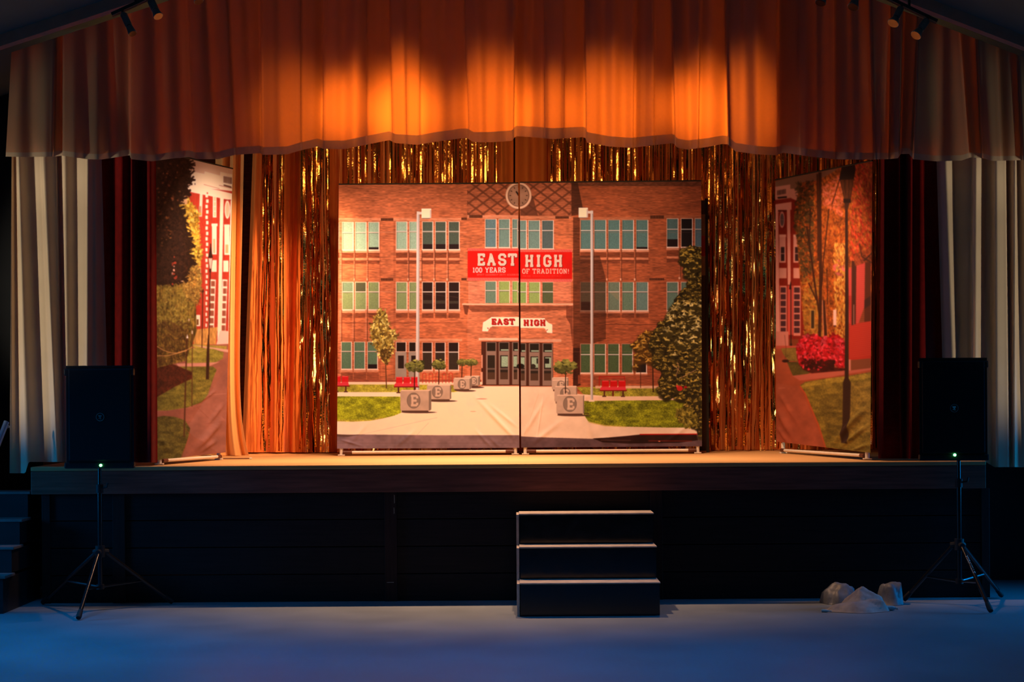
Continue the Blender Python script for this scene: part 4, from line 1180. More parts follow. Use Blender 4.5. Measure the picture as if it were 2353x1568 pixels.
for i in range(len(TR2) - 3):            # spiky rim
    a0, b0 = np.array(TR2[i], float), np.array(TR2[i + 1], float)
    for _ in range(7):
        q_ = a0 + (b0 - a0) * r_.rand()
        an = r_.uniform(-.9, .9); L_ = r_.uniform(5, 13)
        p.seg(q_ - (4 * math.cos(an), 4 * math.sin(an)), q_ + (L_ * math.cos(an), L_ * math.sin(an)), r_.uniform(2, 4.5), (58, 28, 15), .9)
p.leaves([(354, 372), (420, 372), (412, 470), (354, 470)], [(226, 140, 76), (206, 108, 54)], 26, 2.4, .6, .7, seed=36)
p.leaves([(362, 440), (400, 440), (392, 560), (362, 570)], [(176, 96, 36), (196, 116, 48), (150, 72, 28)], 30, 2.8, .55, .6, seed=37)
p.leaves([(396, 590), (405, 590), (405, 660), (396, 660)], [(240, 160, 120), (196, 66, 38)], 11, 2.8, .9, .8, seed=38)
for a, c2, w in (((484, 560), (482, 700), 2.0), ((482, 700), (480, 770), 2.2)): p.line([a, c2], w, (88, 40, 22))
p.poly([(484, 560), (488, 588), (489, 593), (478, 593), (480, 585)], (80, 36, 22)); p.poly([(479, 594), (488, 594), (485, 620), (482, 620)], (236, 180, 140)); p.rect(481, 618, 485, 626, (80, 40, 24)); p.line([(478.5, 594), (482, 620)], .9, (90, 44, 28)); p.line([(488.5, 594), (485, 620)], .9, (90, 44, 28))
p.poly([(478, 770), (481, 770), (481, 830), (480, 872), (473, 872), (475, 810)], (76, 38, 22))
p.line([(466, 670), (464, 800)], 2, (96, 46, 24)); p.poly([(463, 672), (469, 672), (467, 664)], (90, 44, 24))
p.line([(430, 774), (427, 860), (423, 1005)], 3.2, (98, 46, 24), .9); p.line([(442, 765), (441, 935)], 2.0, (112, 54, 28), .85); p.poly([(428, 778), (433, 778), (430.5, 768)], (250, 220, 190)); p.rect(440.5, 760, 443, 768, (240, 200, 160)); p.rect(433, 733, 435.5, 738, (240, 190, 150))
p.line([(360, 796), (375, 805), (392, 811), (405, 812), (430, 804), (442, 798)], 1.5, (238, 158, 80)); p.line([(360, 818), (385, 818), (405, 813), (430, 806)], 1.5, (238, 158, 80)); p.line([(444, 800), (456, 810), (470, 805), (476, 798)], 1.2, (220, 160, 80), .8)

# right angled backdrop -------------------------------------------------
P3 = Print(1770, 350, 2020, 1062, 1.5, (200, 100, 60))
p = P3
PK = (236, 138, 100)
p.rect(1770, 350, 2020, 1062, (150, 62, 26))
p.poly([(1770, 420), (1934, 380), (2020, 362), (2020, 430), (1770, 460)], (150, 92, 56))
p.poly([(1778, 430), (1816, 424), (1816, 434), (1834, 434), (1880, 428), (1880, 470), (1778, 485)], (222, 132, 92))
for k in range(8): p.rect(1786 + k * 2.6, 438 - k * .5, 1787.4 + k * 2.6, 449 - k * .5, (70, 36, 24))
p.poly([(1786, 453), (1808, 451), (1808, 455), (1788, 457)], (70, 34, 22)); p.line([(1780, 462), (1818, 455)], 1.5, (160, 80, 50)); p.line([(1781, 470), (1818, 463)], 2, (180, 96, 64))
p.poly([(1779, 460), (1818, 456), (1850, 470), (1850, 780), (1779, 780)], (158, 34, 16), 'vert', .1)
p.poly([(1780, 470), (1819, 464), (1819, 482), (1780, 490)], PK); p.poly([(1781, 480), (1788, 480), (1792, 775), (1782, 775)], PK); p.poly([(1808, 478), (1816, 478), (1817, 655), (1810, 655)], PK)
p.rect(1788, 483, 1808, 487, (110, 26, 14))
p.ell(1797, 505, 6, 19, (224, 130, 96)); p.ell(1797, 505, 4, 14.5, (96, 70, 60)); p.line([(1797, 491), (1797, 520)], .8, (180, 110, 80)); p.line([(1793, 505), (1801, 505)], .8, (180, 110, 80))
for x in (1790.5, 1823):
    p.rect(x, 540, x + 15, 604, (226, 134, 98)); p.rect(x + 4, 568, x + 12, 600, (70, 38, 32)); p.rect(x + 4, 582, x + 12, 584, (200, 120, 90)); p.rect(x, 539, x + 16, 545, (240, 150, 110))
    p.rect(x, 616, x + 17, 640, (224, 130, 94))
for (x0, x1) in ((1792, 1808), (1823, 1840)):
    p.rect(x0, 657, x1, 772, (228, 120, 86))
    for k in range(7): p.rect(x0 + 2, 661 + k * 15.4, x1 - 2.5, 673 + k * 15.4, (78, 36, 34)); [p.rect(x0 + 5 + 3.4 * j, 661 + k * 15.4, x0 + 5.7 + 3.4 * j, 673 + k * 15.4, (150, 70, 60)) for j in range(3)]
p.rect(1810, 657, 1822, 770, (226, 76, 52)); p.poly([(1782, 762), (1812, 762), (1812, 800), (1782, 800)], (222, 118, 84))
p.rect(1816.5, 660, 1818.5, 830, (52, 30, 22)); p.poly([(1813, 665), (1819, 665), (1817, 645)], (52, 30, 22)); p.rect(1815.8, 790, 1819.5, 831, (48, 28, 20))
# foliage mass
CAN = [(1838, 420), (1880, 415), (1934, 384), (2020, 366), (2020, 660), (1960, 700), (1950, 780), (1850, 780), (1842, 700), (1838, 640), (1832, 560), (1824, 500)]
p.poly(CAN, (172, 74, 20), 'leaf', .55)
p.leaves(CAN, [(196, 92, 26), (160, 64, 18), (214, 112, 34), (120, 50, 18), (184, 66, 18)], 1700, 4.4, .6, .36, 1.45, 41)
p.leaves([(1830, 420), (1870, 415), (1870, 620), (1845, 640), (1826, 520)], [(90, 62, 26), (74, 48, 22), (110, 70, 28)], 480, 4.2, .7, .4, None, 42)
p.leaves([(1890, 430), (1935, 400), (1935, 500), (1890, 470)], [(232, 110, 70), (206, 90, 50), (224, 84, 40)], 260, 3.8, .55, .4, None, 43)
p.leaves([(1955, 370), (2020, 366), (2020, 640), (1955, 640)], [(216, 50, 22), (190, 40, 18), (230, 76, 40), (160, 44, 18), (206, 100, 34)], 900, 4.2, .7, .36, 1.3, 44)
p.leaves([(1915, 560), (1945, 560), (1945, 780), (1920, 780)], [(232, 148, 50), (214, 130, 40), (240, 166, 66)], 420, 4.2, .65, .3, 1.5, 45)
p.leaves([(1845, 640), (1880, 640), (1890, 780), (1848, 780)], [(206, 124, 36), (180, 100, 30), (150, 96, 30)], 380, 4.2, .65, .45, None, 46)
p.leaves([(1915, 610), (1935, 590), (1940, 620), (1918, 650)], [(224, 90, 70)], 12, 5, .7, .5, seed=47)
# brick house on the right
p.poly([(1948, 620), (1958, 615), (1958, 830), (1948, 835)], (216, 66, 48)); p.poly([(1967, 600), (1988, 590), (1988, 700), (1967, 760)], (214, 64, 46)); p.poly([(1944, 740), (1960, 745), (2020, 735), (2020, 830), (1950, 835)], (206, 46, 26))
p.poly([(1948, 680), (1967, 680), (1967, 748), (1955, 748)], (196, 46, 30))
for k in range(48):
    y = 600 + k * 4.6
    p.line([(1948, y + 6), (2020, y - 4)], 1.1, (236, 110, 84) if y < 740 else (226, 92, 62), .5 if y > 735 else .35)
p.poly([(1957, 600), (1968, 600), (1966, 745), (1957, 748)], (92, 40, 24)); p.rect(1961, 700, 1963, 746, (190, 110, 80)); p.poly([(1988, 590), (2001, 590), (2001, 738), (1986, 740)], (110, 44, 22)); p.poly([(1986, 690), (2001, 680), (2001, 700), (1986, 710)], (60, 32, 26), None, 0, .6)
p.poly([(1960, 585), (1990, 575), (2006, 560), (2006, 600), (1985, 605), (1965, 612)], (150, 60, 24), 'leaf', .5, .8)
p.rect(1914.5, 712, 1922, 748, (244, 170, 130)); p.rect(1915, 748, 1921, 752, (120, 60, 40))
p.rect(1862, 712, 1873, 758, (206, 130, 50)); p.rect(1864, 714, 1871, 755, (78, 50, 26))
for pl, w in (([(1884, 396), (1884, 500), (1886, 640), (1883, 780)], 7), ([(1878, 400), (1880, 600)], 3), ([(1854, 520), (1868, 620), (1876, 680), (1884, 730)], 4), ([(1862, 480), (1860, 560), (1872, 660)], 2.6), ([(1905, 480), (1892, 600), (1888, 660)], 2.6), ([(1858, 650), (1876, 690)], 3), ([(1892, 690), (1898, 780)], 6), ([(1930, 410), (1912, 470)], 2), ([(1900, 620), (1902, 700)], 2)):
    p.line(pl, w, (74, 32, 16), .9)
p.line([(1890, 690), (1892, 780)], 2, (236, 140, 90), .8); p.line([(1897, 700), (1902, 770)], 1.6, (226, 120, 70), .7)
p.line([(1975, 560), (1980, 590), (2005, 605)], 3, (70, 34, 20), .7); p.line([(1985, 600), (2015, 570)], 3, (60, 30, 20), .7)
# ground
p.poly([(1770, 800), (1830, 798), (1860, 840), (2020, 840), (2020, 1062), (1770, 1062)], (184, 76, 38), 'soft', .12)
p.poly([(1783, 795), (1830, 795), (1830, 802), (1783, 802)], (210, 80, 50)); p.poly([(1794, 801), (1850, 798), (1850, 830), (1812, 830), (1800, 815)], (150, 104, 36), 'grass', .3)
p.ell(1805, 830, 8, 3.4, (70, 30, 18)); p.line([(1803, 770), (1806, 800), (1804, 825)], .9, (90, 40, 24), .7)
p.poly([(1808, 832), (1836, 832), (1842, 846), (1868, 854), (1850, 862), (1822, 864)], (104, 76, 26), 'grass', .3)
p.poly([(1838, 840), (1870, 840), (1950, 848), (1945, 856), (1875, 862), (1845, 850)], (98, 26, 14), 'leaf', .3)
p.poly([(1820, 864), (1870, 858), (1940, 852), (2005, 840), (2005, 850), (1900, 868), (1838, 875)], (206, 92, 60))
p.poly([(1838, 886), (1850, 878), (1900, 870), (1950, 864), (2020, 852), (2020, 1062), (1902, 1062), (1895, 1025), (1880, 975), (1862, 935), (1848, 900)], (142, 104, 30), 'grass', .38)
p.poly([(1850, 880), (1900, 871), (1950, 866), (2020, 855), (2020, 866), (1950, 876), (1840, 890)], (176, 130, 38), 'grass', .3, .8)
p.poly([(1880, 920), (1935, 900), (1940, 1000), (1905, 1010)], (116, 84, 26), 'grass', .35, .5); p.poly([(1952, 880), (2010, 875), (2010, 990), (1955, 1000)], (168, 118, 40), 'grass', .35, .5)
p.line([(1838, 888), (1850, 905), (1864, 938), (1881, 978), (1896, 1026), (1902, 1050)], 3.4, (214, 74, 30), .8)
p.poly([(1783, 880), (1836, 890), (1860, 940), (1885, 1000), (1896, 1040), (1783, 1030)], (186, 82, 46), 'soft', .18, .6)
p.line([(1788, 892), (1804, 892)], 1.2, (226, 120, 80), .7)
p.poly([(1952, 828), (2001, 824), (2001, 846), (1952, 852)], (150, 70, 34)); p.rect(1950, 826, 1955, 852, (220, 120, 84))
# azalea
AZ = [(1829, 800), (1838, 782), (1852, 770), (1872, 768), (1884, 775), (1905, 775), (1915, 768), (1930, 772), (1942, 790), (1942, 842), (1925, 846), (1916, 835), (1880, 850), (1845, 846), (1832, 826)]
p.poly(AZ, (150, 14, 14), 'leaf', .6)
p.leaves(AZ, [(238, 38, 44), (216, 20, 24), (250, 70, 70), (180, 14, 16)], 620, 4.2, .85, .5, seed=51)
p.leaves([(1842, 826), (1920, 830), (1912, 850), (1850, 848)], [(96, 14, 10), (74, 14, 10)], 110, 4.5, .85, .5, seed=52)
# big lamp post
p.poly([(1942, 480), (1948, 480), (1950, 700), (1950, 870), (1955, 880), (1953, 960), (1951, 990), (1949, 1020), (1933, 1018), (1936, 970), (1937, 880), (1941, 868), (1942, 700)], (70, 34, 20), 'soft', .1)
p.poly([(1934, 384), (1940, 378), (1964, 375), (1966, 390), (1962, 412), (1928, 414)], (52, 28, 18)); p.poly([(1930, 414), (1962, 412), (1954, 458), (1940, 460)], (112, 52, 22), 'vert', .3)
for a, c2 in (((1931, 414), (1941, 458)), ((1940, 414), (1944, 458)), ((1951, 413), (1950, 458)), ((1961, 412), (1954, 458))): p.line([a, c2], 1.3, (70, 32, 18))
p.rect(1938, 457, 1955, 466, (52, 26, 18)); p.poly([(1940, 466), (1952, 466), (1948, 484), (1942, 484)], (84, 40, 22))

LIGHT = np.array((1.28, 0.82, 0.42))


def bilinear(P, px, py):
    gx = np.clip((px - P.x0) * P.S - .5, 0, P.w - 1.001); gy = np.clip((py - P.y0) * P.S - .5, 0, P.h - 1.001)
    j, i = gx.astype(int), gy.astype(int)
    fx, fy = (gx - j)[..., None], (gy - i)[..., None]
    A = P.lin
    return (A[i, j] * (1 - fx) + A[i, j + 1] * fx) * (1 - fy) + (A[i + 1, j] * (1 - fx) + A[i + 1, j + 1] * fx) * fy


def blur(a, sg):
    n = int(3 * sg) + 1
    k = np.exp(-(np.arange(-n, n + 1) / sg) ** 2 / 2); k /= k.sum()
    for ax in (0, 1):
        pad = [(n, n) if i == ax else (0, 0) for i in range(3)]
        b = np.pad(a, pad, mode='edge')
        m = a.shape[ax]
        a = sum(k[i] * np.take(b, np.arange(i, i + m), axis=ax) for i in range(2 * n + 1))
    return a


for P, sg in ((P1, .75), (P2, 1.5), (P3, 1.5)):
    P.a = blur(P.a, sg)
for P in (P1, P2, P3):
    al = lin(np.clip(P.a, 0, 255)) / LIGHT
    lm = (al @ np.array((.3, .55, .15)))[..., None]
    P.lin = np.clip(al * np.clip(lm / 0.5, 0.03, 1.6) ** 0.22, 0.003, 0.93)


def print_mat(name):
    m = bpy.data.materials.new(name)
    m.use_nodes = True
    N, L = m.node_tree.nodes, m.node_tree.links
    b = N['Principled BSDF']
    at = N.new('ShaderNodeAttribute'); at.attribute_name = 'dye'
    nz = N.new('ShaderNodeTexNoise'); nz.inputs['Scale'].default_value = 700
    tc = N.new('ShaderNodeTexCoord')
    L.new(tc.outputs['Object'], nz.inputs['Vector'])
    bp = N.new('ShaderNodeBump'); bp.inputs['Strength'].default_value = .06; bp.inputs['Distance'].default_value = .004
    L.new(nz.outputs['Fac'], bp.inputs['Height'])
    L.new(bp.outputs[0], b.inputs['Normal'])
    L.new(at.outputs['Color'], b.inputs['Base Color'])
    b.inputs['Roughness'].default_value = .75
    b.inputs['Specular IOR Level'].default_value = .2
    return m


M['print'] = print_mat('dye_printed_cloth')


def flat(label, P, TL, TR_, BR_, BL, nu, nv, creases, ins):
    """printed cloth stretched on a plastic pipe frame; corners are (px, py, distance)"""
    c = [W(*q) for q in (TL, TR_, BR_, BL)]
    u = np.linspace(0, 1, nu)[None, :, None]; v = np.linspace(0, 1, nv)[:, None, None]
    Q = (c[0] * (1 - u) + c[1] * u) * (1 - v) + (c[3] * (1 - u) + c[2] * u) * v
    nrm = np.cross(c[1] - c[0], c[3] - c[0]); nrm /= np.linalg.norm(nrm)
    if nrm[1] > 0: nrm = -nrm
    px, py = PX(Q)
    D = np.zeros(px.shape)
    for (xa, ya, xb, yb, wd, amp) in creases:
        L = math.hypot(xb - xa, yb - ya); tx, ty = (xb - xa) / L, (yb - ya) / L
        al = ((px - xa) * tx + (py - ya) * ty) / L
        ac = (px - xa) * -ty + (py - ya) * tx
        D += amp * np.exp(-(ac / wd) ** 2) * np.clip(al * 4, 0, 1) * np.clip((1 - al) * 2.2, 0, 1)
    V = Q + nrm * D[..., None]
    base = np.array(((c[2] + c[3]) / 2)); base[2] = DZ
    root = thing('backdrop_flat', base, label, 'stage backdrop', 'printed backdrop flats')
    cl = mesh_obj('printed_cloth', V.reshape(-1, 3), grid_faces(nv, nu), M['print'], root, True)
    col = np.ones((nu * nv, 4), np.float32)
    col[:, :3] = bilinear(P, px, py).reshape(-1, 3)
    at = cl.data.color_attributes.new('dye', 'FLOAT_COLOR', 'POINT')
    at.data.foreach_set('color', col.ravel())
    back = -nrm * 0.018
    fl, fr_ = c[3] + back * .2, c[2] + back * .2
    e = (fr_ - fl) / np.linalg.norm(fr_ - fl)
    zp = DZ + 0.030
    a = np.array((fl[0], fl[1], zp)); b = np.array((fr_[0], fr_[1], zp))
    r = 0.0125
    MB().tube([a + e * (ins + .07), b - e * (ins + .06)], r, 14).build('bottom_pipe', M['pvc'], root, True)
    MB().tube([a + e * (ins + .012), a + e * (ins + .09)], r * 1.25, 14).build('coupler', M['coupler'], root, True)
    MB().tube([b - e * (ins + .08), b - e * (ins + .012)], r * 1.25, 14).build('coupler', M['coupler'], root, True)
    for q, top, s in ((a, c[0], 1), (b, c[1], -1)):
        t2 = top + back - np.array((0, 0, .02)) + e * ins * s
        lo = np.array((q[0], q[1], DZ + .0125)) + e * ins * s + back * 1.0
        MB().tube([lo, t2], r, 12).build('upright_pipe', M['pvc'], root, True)
        f = MB()
        f.tube([lo - (0, 0, .008), lo + (0, 0, .075)], r * 1.35, 12)
        f.box(lo + (-.030, -.030, -.009), lo + (.030, .030, .000), .002)
        f.build('foot', M['pvc'], root, True)
    MB().tube([c[0] + back - (0, 0, .02) + e * ins, c[1] + back - (0, 0, .02) - e * ins], r, 12).build('top_pipe', M['pvc'], root, True)
    # black bound top edge
    MB().tube([c[0] + (0, 0, .003), c[1] + (0, 0, .003)], .006, 8).build('bound_edge', M['rubber'], root, True)
    return root


YC = 15.66
flat('left half of the school backdrop, with the word EAST and lawn planters', P1,
     (778.5, 424.5, YC), (1191, 421.5, YC), (1193.5, 1029.5, YC), (774.5, 1031.5, YC), 520, 760,
     [(1190, 1015, 1085, 905, 5, .010), (1192, 985, 1120, 925, 4, .006), (1130, 1030, 1090, 985, 4, .007), (800, 1025, 850, 965, 5, .006), (905, 1030, 960, 985, 5, .008), (780, 1010, 840, 1028, 3, .006), (1150, 1030, 1120, 1000, 4, .006)], .036)
flat('right half of the school backdrop, with the word HIGH and a bushy tree', P1,
     (1194.5, 420, YC), (1611, 416.5, YC), (1613, 1026, YC), (1197.5, 1029, YC), 520, 760,
     [(1200, 1005, 1260, 905, 5, .007), (1232, 1020, 1250, 900, 2, .004), (1360, 1010, 1340, 930, 6, .006), (1215, 1025, 1300, 960, 6, .007), (1520, 1025, 1605, 960, 6, .006), (1420, 1028, 1370, 1000, 5, .007)], .036)
flat('left angled backdrop of an autumn college walk with a dark tree', P2,
     (352, 345, 13.66), (534.5, 388.5, 14.93), (518.5, 1040, 14.93), (360.5, 1058, 13.66), 230, 860,
     [(512, 960, 435, 1050, 8, .022), (515, 925, 470, 985, 5, .010), (500, 1010, 450, 1045, 5, .012), (365, 1000, 395, 1050, 7, .010), (500, 895, 440, 935, 4, .008)], .09)
flat('right angled backdrop of an autumn street with pink bushes', P3,
     (1781.5, 414.5, 15.72), (2004.5, 370, 13.72), (2000, 1041, 13.72), (1783.5, 1015, 15.72), 300, 860,
     [(1998, 930, 1905, 1030, 7, .022), (1998, 975, 1920, 1038, 5, .016), (1998, 1020, 1950, 1040, 4, .010), (1786, 940, 1830, 1020, 7, .016), (1786, 895, 1840, 985, 6, .010), (1786, 980, 1820, 1030, 5, .012)], .11)

# a further flat folded away behind the school backdrop
a, b = W(1600, 1043, 16.0), W(1626, 1043, 16.12)
bf = thing('folded_flat', (a[0], 16.0, DZ), 'dark printed flat leaning edge-on behind the right half of the school backdrop', 'stage backdrop')
zz = lambda y: W(1620, y, 16.05)[2]
for nm, m_, y0, y1 in (('dark_panel', 'flatdark', 462, 494), ('beige_panel', 'flatbeige', 494, 543), ('red_panel', 'flatred', 543, 590), ('beige_panel', 'flatbeige', 590, 634), ('dark_panel', 'flatdark', 634, 1036)):
    MB().box((a[0], 16.0, max(DZ, zz(y1)) + .0005), (b[0], 16.03, zz(y0))).build(nm, M[m_], bf)
MB().box((b[0] - .02, 15.995, DZ), (b[0], 16.035, zz(458))).build('edge_pole', M['rubber'], bf)


# ------------------------------------------------------------------ loudspeakers on tripod stands
def speaker(x0, x1, yt, yb, Yf, label, logo, led, bright, lip):
    A, B = W(x0, yt, Yf), W(x1, yb, Yf)
    xa, xb, zt, zb = A[0], B[0], A[2], B[2]
    cx = (xa + xb) / 2
    root = thing('loudspeaker', (cx, Yf + .17, zb), label, 'speaker', 'loudspeakers on tripod stands')
    m = MB()
    # cabinet: tapered towards the back
    pl = [(xa, Yf + .02), (xb, Yf + .02), (xb - .10, Yf + .35), (xa + .10, Yf + .35)]
    m.poly([(x, y, zb) for x, y in pl], (0, 0, zt - zb))
    m.build('cabinet', M['blackpl'], root)
    MB().box((xa + .018, Yf, zb + .05), (xb - .018, Yf + .022, zt - .022), .010).build('grille', M['grille'], root)
    for z, h in ((zt - .045, .05), (zb + .02, .045)):
        MB().box((xa - .016 if lip < 0 else xa, Yf + .012, z - h / 2), (xb if lip < 0 else xb + .010, Yf + .07, z + h / 2), .010).build('corner_guard', M['blackpl'], root)
    e = W(*logo, Yf - .001)
    mb = MB()
    ring = [e + .027 * np.array((math.cos(t), 0, math.sin(t))) for t in np.linspace(0, 2 * math.pi, 33)]
    mb.tube(ring, .0022, 6, False)
    mb.build('emblem_ring', M['emblem2'], root)
    mb = MB()
    k = .0052
    fig = [[(-1.4, 2.6), (1.6, 2.8), (2.2, 1.6), (1.2, .4), (-.6, .2), (-2.2, .8), (-2.2, 1.8)], [(-.7, .4), (1.0, .5), (.9, -.9), (-.9, -1.1)], [(.0, -.8), (1.0, -.8), (1.3, -3.1), (.2, -2.9)], [(-.9, -.6), (.1, -.7), (-1.1, -2.3), (-2.4, -2.1)], [(-2.2, 1.6), (-1.6, 2.3), (-3.0, 2.9)]]
    for f in fig:
        mb.poly([e + np.array((x * k, -.0012, z * k)) for x, z in f], (0, .003, 0))
    mb.build('emblem_figure', M['emblem'] if bright else M['emblem2'], root)
    q = W(*led, Yf - .002)
    MB().tube([q + (0, .012, 0), q, q - (0, .003, 0)], [.0095, .0095, .006], 14).build('power_light', M['led'], root, True)
    return root, cx, zb


def stand(hub, feet, ztop, xp, label, lettering=None, brace=True):
    hub = np.array(hub)
    root = thing('speaker_stand', (hub[0], hub[1], 0), label, 'speaker stand', 'tripod speaker stands')
    MB().tube([(xp, hub[1], .16), (xp, hub[1], .86)], .0175, 14).build('lower_pole', M['stand'], root, True)
    MB().tube([(xp, hub[1], .80), (xp, hub[1], ztop)], .0135, 14).build('upper_pole', M['stand'], root, True)
    c = MB(); c.tube([(xp, hub[1], .83), (xp, hub[1], .89)], .026, 14)
    c.build('clamp_collar', M['rubber'], root, True)
    MB().tube([(xp + .02, hub[1] - .01, .865), (xp + .055, hub[1] - .02, .872), (xp + .062, hub[1] - .02, .90)], .007, 8).build('clamp_knob', M['rubber'], root, True)
    h = MB(); h.tube([hub - (0, 0, .045), hub + (0, 0, .035)], .034, 14)
    for f in feet:
        d = np.array(f) - hub; d[2] = 0; d /= np.linalg.norm(d)
        h.tube([hub, hub + d * .06 - (0, 0, .012)], .02, 8)
    h.build('hub', M['rubber'], root, True)
    MB().tube([(xp, hub[1], .15), (xp, hub[1], .185)], .028, 14).build('lower_collar', M['rubber'], root, True)
    for i, f in enumerate(feet):
        f = np.array(f, float)
        d = f - hub; d[2] = 0; d /= np.linalg.norm(d)
        top = hub + d * .045 - (0, 0, .015)
        end = f + (0, 0, .018)
        t = (end - top) / np.linalg.norm(end - top)
        leg = MB().tube([top, end - t * .06], .0145, 12).build('leg', M['stand'], root, True)
        MB().tube([end - t * .075, end - t * .02, end], [.0165, .020, .0165], 12).build('rubber_foot', M['rubber'], leg, True)
        mid = top + (end - top) * .56
        MB().tube([(xp + d[0] * .02, hub[1] + d[1] * .02, .168), mid], .009, 8).build('brace', M['stand'], root, True)
        if lettering and i == 0:
            # white lettering printed along the leg
            side = np.cross(t, np.array((0, 1.0, 0))); side /= np.linalg.norm(side)
            if side[0] < 0: side = -side
            nrm = np.cross(side, t); nrm = nrm if nrm[1] < 0 else -nrm
            mb = MB()
            S = strokes(lettering, 0, .175, -.009, .009)
            st0 = top + (end - top) * .17
            for pl in S:
                for (xa, ya), (xb, yb) in zip(pl[:-1], pl[1:]):
                    q = []
                    L = math.hypot(xb - xa, yb - ya) + 1e-9
                    ox, oy = -(yb - ya) / L * .0016, (xb - xa) / L * .0016
                    for (u, v) in ((xa + ox, ya + oy), (xb + ox, yb + oy), (xb - ox, yb - oy), (xa - ox, ya - oy)):
                        an = -v / .0148
                        q.append(st0 + t * u + .0151 * (math.sin(an) * side + math.cos(an) * nrm))
                    mb.poly(q, nrm * .0004)
            mb.build('lettering', M['letter'], leg)
    return root


spl, cxl, zbl = speaker(150, 307, 841, 1076, 12.93, 'black loudspeaker in front of the left cream curtain, green power light below', (230, 959), (231, 1070), False, -1)
spr, cxr, zbr = speaker(2113, 2271, 823, 1058, 12.93, 'black loudspeaker in front of the right cream curtain, bright emblem and green light', (2193, 938.5), (2194.5, 1046), True, 1)


def fl(px, py, Y=None):
    """floor point under a pixel"""
    iy = (py - HY) * math.cos(RR) + (px - CX) * math.sin(RR)
    Yf = HC * F / iy
    P = W(px, py, Yf)
    return (P[0], P[1], 0.0)


YH = 13.10
hl = W(230, 1266, YH)
stand((hl[0], YH, hl[2]), [fl(180, 1427), fl(98, 1391), fl(396, 1390)], zbl - .004, hl[0], 'tripod stand carrying the left loudspeaker, one leg highlighted blue')
hr_ = W(2204, 1250, YH)
stand((hr_[0], YH, hr_[2]), [fl(2277, 1411), fl(2302, 1375), (W(2075, 1345, 13.3)[0], 13.28, 0)], zbr - .004, hr_[0], 'tripod stand carrying the right loudspeaker, white lettering down one leg', 'YORKVILLE')

# ------------------------------------------------------------------ track spotlights under the roof trim
YT = 12.95


def track(p0, p1, label):
    a, b = W(*p0, YT), W(*p1, YT)
    root = thing('light_track', (a + b) / 2, label, 'light track', 'spotlight tracks')
    mb = MB()
    d = (b - a) / np.linalg.norm(b - a)
    n = np.array((-d[2], 0, d[0])) * (1 if d[0] > 0 else -1)
    mb.poly([a, b, b + n * .028, a + n * .028], (0, .034, 0))
    mb.build('rail', M['track'], root)
    for f in (.12, .5, .88):
        c = a + (b - a) * f
        zr = roof_z(c[0]) + TB
        MB().box((c[0] - .008, YT + .010, c[2] + .015), (c[0] + .008, YT + .026, zr)).build('hanger', M['track'], root)
    mb = MB()
    mb.poly([a + (0, -.0005, .001), b + (0, -.0005, .001), b + (0, -.0005, .001) + n * .005, a + (0, -.0005, .001) + n * .005], (0, -.002, 0))
    mb.build('lower_lip', M['beam'], root)
    return root


track((258, 37), (700, -165), 'thin dark spotlight track under the left roof slope')
track((2152, 53), (1640, -195), 'thin dark spotlight track under the right roof slope')


def spot(top, bot, label, flare=1.35, w=.038):
    t = W(*top, YT - .02); b = W(*bot, YT - .10)
    d = (b - t) / np.linalg.norm(b - t)
    root = thing('track_spotlight', tuple(t), label, 'spotlight', 'track spotlights')
    L = np.linalg.norm(b - t)
    MB().tube([np.array((t[0], YT - .004, t[2] + .012)), t, t + d * L * .12], .008, 8).build('stem', M['track'], root, True)
    can = MB().tube([t + d * L * .08, t + d * L * .14, t + d * L * .64], [w * .55, w * .8, w * .8], 18).build('can', M['lampcan'], root, True)
    MB().tube([t + d * L * .62, t + d * L * .70], w * .62, 18).build('neck', M['rubber'], root, True)
    MB().tube([t + d * L * .68, t + d * L * .98], [w * .75, w * flare], 18, True).build('lamp_head', M['lampcan'], root, True)
    MB().tube([t + d * L * .97, t + d * L * 1.0], w * flare * .92, 18).build('lens', M['lens'], root, True)
    return root


spot((281, 27), (305, 78), 'bluish track spotlight, lowest of those under the left roof slope', 1.0, .030)
spot((345, -2), (364, 38), 'track spotlight with orange-lit rim, second up the left roof slope', 1.0, .034)
spot((440, -46), (457, 4), 'track spotlight half cut off at the top of the left side', 1.0, .034)
spot((2072, 14), (2052, 54), 'track spotlight with flared head, second up the right roof slope', 1.35, .030)
spot((2132, 43), (2104, 82), 'pale track spotlight, lowest of those under the right roof slope', 1.2, .032)
spot((1976, -32), (1960, 17), 'track spotlight with flared head, third up the right roof slope', 1.35, .030)
spot((1904, -60), (1885, 8), 'track spotlight barely in view, highest on the right roof slope', 1.2, .032)


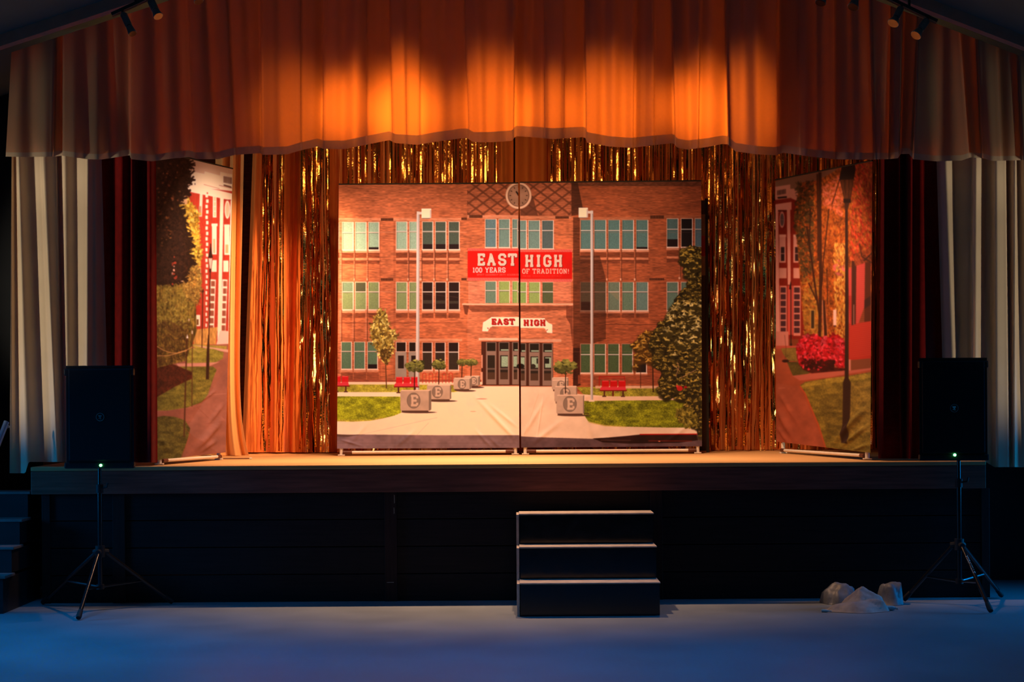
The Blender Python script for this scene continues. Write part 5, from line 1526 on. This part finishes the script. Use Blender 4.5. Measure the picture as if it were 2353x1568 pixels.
# ------------------------------------------------------------------ crumpled sheets on the floor
def crumple(name, outline, Y0, Y1, zfun, label, m, seed, n=34, k=1.0):
    r = np.random.RandomState(seed)
    (xa, xb) = outline
    u = np.linspace(0, 1, n); v = np.linspace(0, 1, n)
    U, V_ = np.meshgrid(u, v)
    Z = zfun(U, V_)
    def fold_noise(k, f0, f1):
        g = np.zeros_like(U)
        for _ in range(k):
            a = r.uniform(0, math.pi); f = r.uniform(f0, f1); ph = r.uniform(0, 6)
            w = .35 * math.sin(3 * a)
            g += np.abs(((U * math.cos(a) + V_ * math.sin(a) + w * U * V_) * f + ph) % 2 - 1) * r.uniform(.3, 1)
        return g / g.mean() - 1
    Z = Z * (1 + k * .40 * fold_noise(5, 1.5, 4) + k * .20 * fold_noise(6, 4, 8)) + .012 * np.maximum(fold_noise(5, 4, 9), 0)
    rad = np.sqrt(((U - .5) * 2) ** 2 + ((V_ - .5) * 2) ** 2)
    th = np.arctan2(V_ - .5, U - .5)
    sq = np.maximum(np.abs(np.cos(th)), np.abs(np.sin(th)))
    uu = .5 + (U - .5) * (sq * (1 + .10 * np.sin(3 * th + seed) + .06 * np.sin(7 * th)))
    vv = .5 + (V_ - .5) * (sq * (1 + .10 * np.cos(2 * th + seed)))
    X = xa + (xb - xa) * uu; Y = Y0 + (Y1 - Y0) * vv
    Z = np.maximum(Z * np.clip((1 - np.maximum(np.abs(U - .5), np.abs(V_ - .5)) * 2) * 7, 0, 1), 0.0) + .002
    P = np.stack([X, Y, Z], -1)
    low = P.copy(); low[..., 2] = .0005
    Fc = grid_faces(n, n)
    o = mesh_obj(name, P.reshape(-1, 3), Fc, m, None, False)
    tag(o, label, 'dust sheet')
    return o


G = lambda U, V_, cx, cy, sx, sy: np.exp(-((U - cx) / sx) ** 2 - ((V_ - cy) / sy) ** 2)
cone = lambda U, V_, cx, cy, sx, sy: np.clip(1 - np.sqrt(((U - cx) / sx) ** 2 + ((V_ - cy) / sy) ** 2), 0, 1)
xm = lambda px, Y: W(px, 1400, Y)[0]
def segd(U, V_, a, b):
    ax, ay = a; bx, by = b
    t = np.clip(((U - ax) * (bx - ax) + (V_ - ay) * (by - ay)) / ((bx - ax) ** 2 + (by - ay) ** 2), 0, 1)
    return np.hypot(U - ax - t * (bx - ax), (V_ - ay - t * (by - ay)))


crumple('dust_sheet', (xm(1902, 12.75), xm(2046, 12.75)), 12.64, 13.05,
        lambda U, V_: np.maximum(.150 * np.clip(1 - segd(U, V_, (.57, .62), (.70, .66)) / .40, 0, 1) ** .8, .058 * np.clip(1.15 - segd(U, V_, (.30, .34), (.84, .36)) / .30, 0, 1) ** .6), 'pale crumpled dust sheet, peaked middle one of the heap on the floor', M['sheet'], 3, 24)
crumple('dust_sheet', (xm(1893, 13.2), xm(1975, 13.2)), 13.12, 13.42, lambda U, V_: .125 * np.clip(1 - segd(U, V_, (.35, .5), (.75, .5)) / .5, 0, 1) ** .5 + .008, 'dark slate dust sheet bundle left of the pale crumpled sheet', M['sheetdark'], 5, 17, .6)
crumple('dust_sheet', (xm(2014, 13.2), xm(2074, 13.2)), 13.06, 13.36, lambda U, V_: .125 * np.minimum(1, 2.2 * np.clip(1 - segd(U, V_, (.4, .5), (.75, .5)) / .45, 0, 1)) + .010, 'grey boxy sheet bundle right of the pale crumpled sheet', M['sheetdark'], 8, 15, .5)
for (px, py, lab) in ((2052, 1404, 'small clear bottle lying against the right edge of the pale sheet'), (1899, 1408, 'small clear bottle cap end beside the left tip of the pale sheet')):
    q = np.array(fl(px, py))
    big = px > 2000
    R_ = .017 if big else .010
    bt = thing('plastic_bottle', q, lab, 'bottle')
    MB().tube([q + (-.04 if big else -.03, .012, R_), q + (.0, 0, R_), q + (.012, -.004, R_), q + (.022, -.006, R_)], [R_, R_, R_ * .55, R_ * .5], 14).build('body', M['bottle'], bt, True)
    MB().tube([q + (.021, -.006, R_), q + (.033, -.009, R_)], R_ * .6, 12).build('cap', M['letter'], bt, True)

# thin steel foot rod poking out from the left angled backdrop
q0, q1 = W(500, 1054.5, 15.0), W(574, 1055, 15.0)
rod = thing('floor_rod', (q0[0], q0[1], DZ), 'thin metal rod lying on the stage by the left angled backdrop', 'rod')
MB().tube([(q0[0], 15.0, DZ + .005), (q1[0], 14.98, DZ + .005)], .004, 8).build('shaft', M['coupler'], rod, True)
MB().tube([(q1[0], 14.98, DZ + .006), (q1[0] + .02, 14.98, DZ + .006)], .006, 8).build('tip', M['pvc'], rod, True)
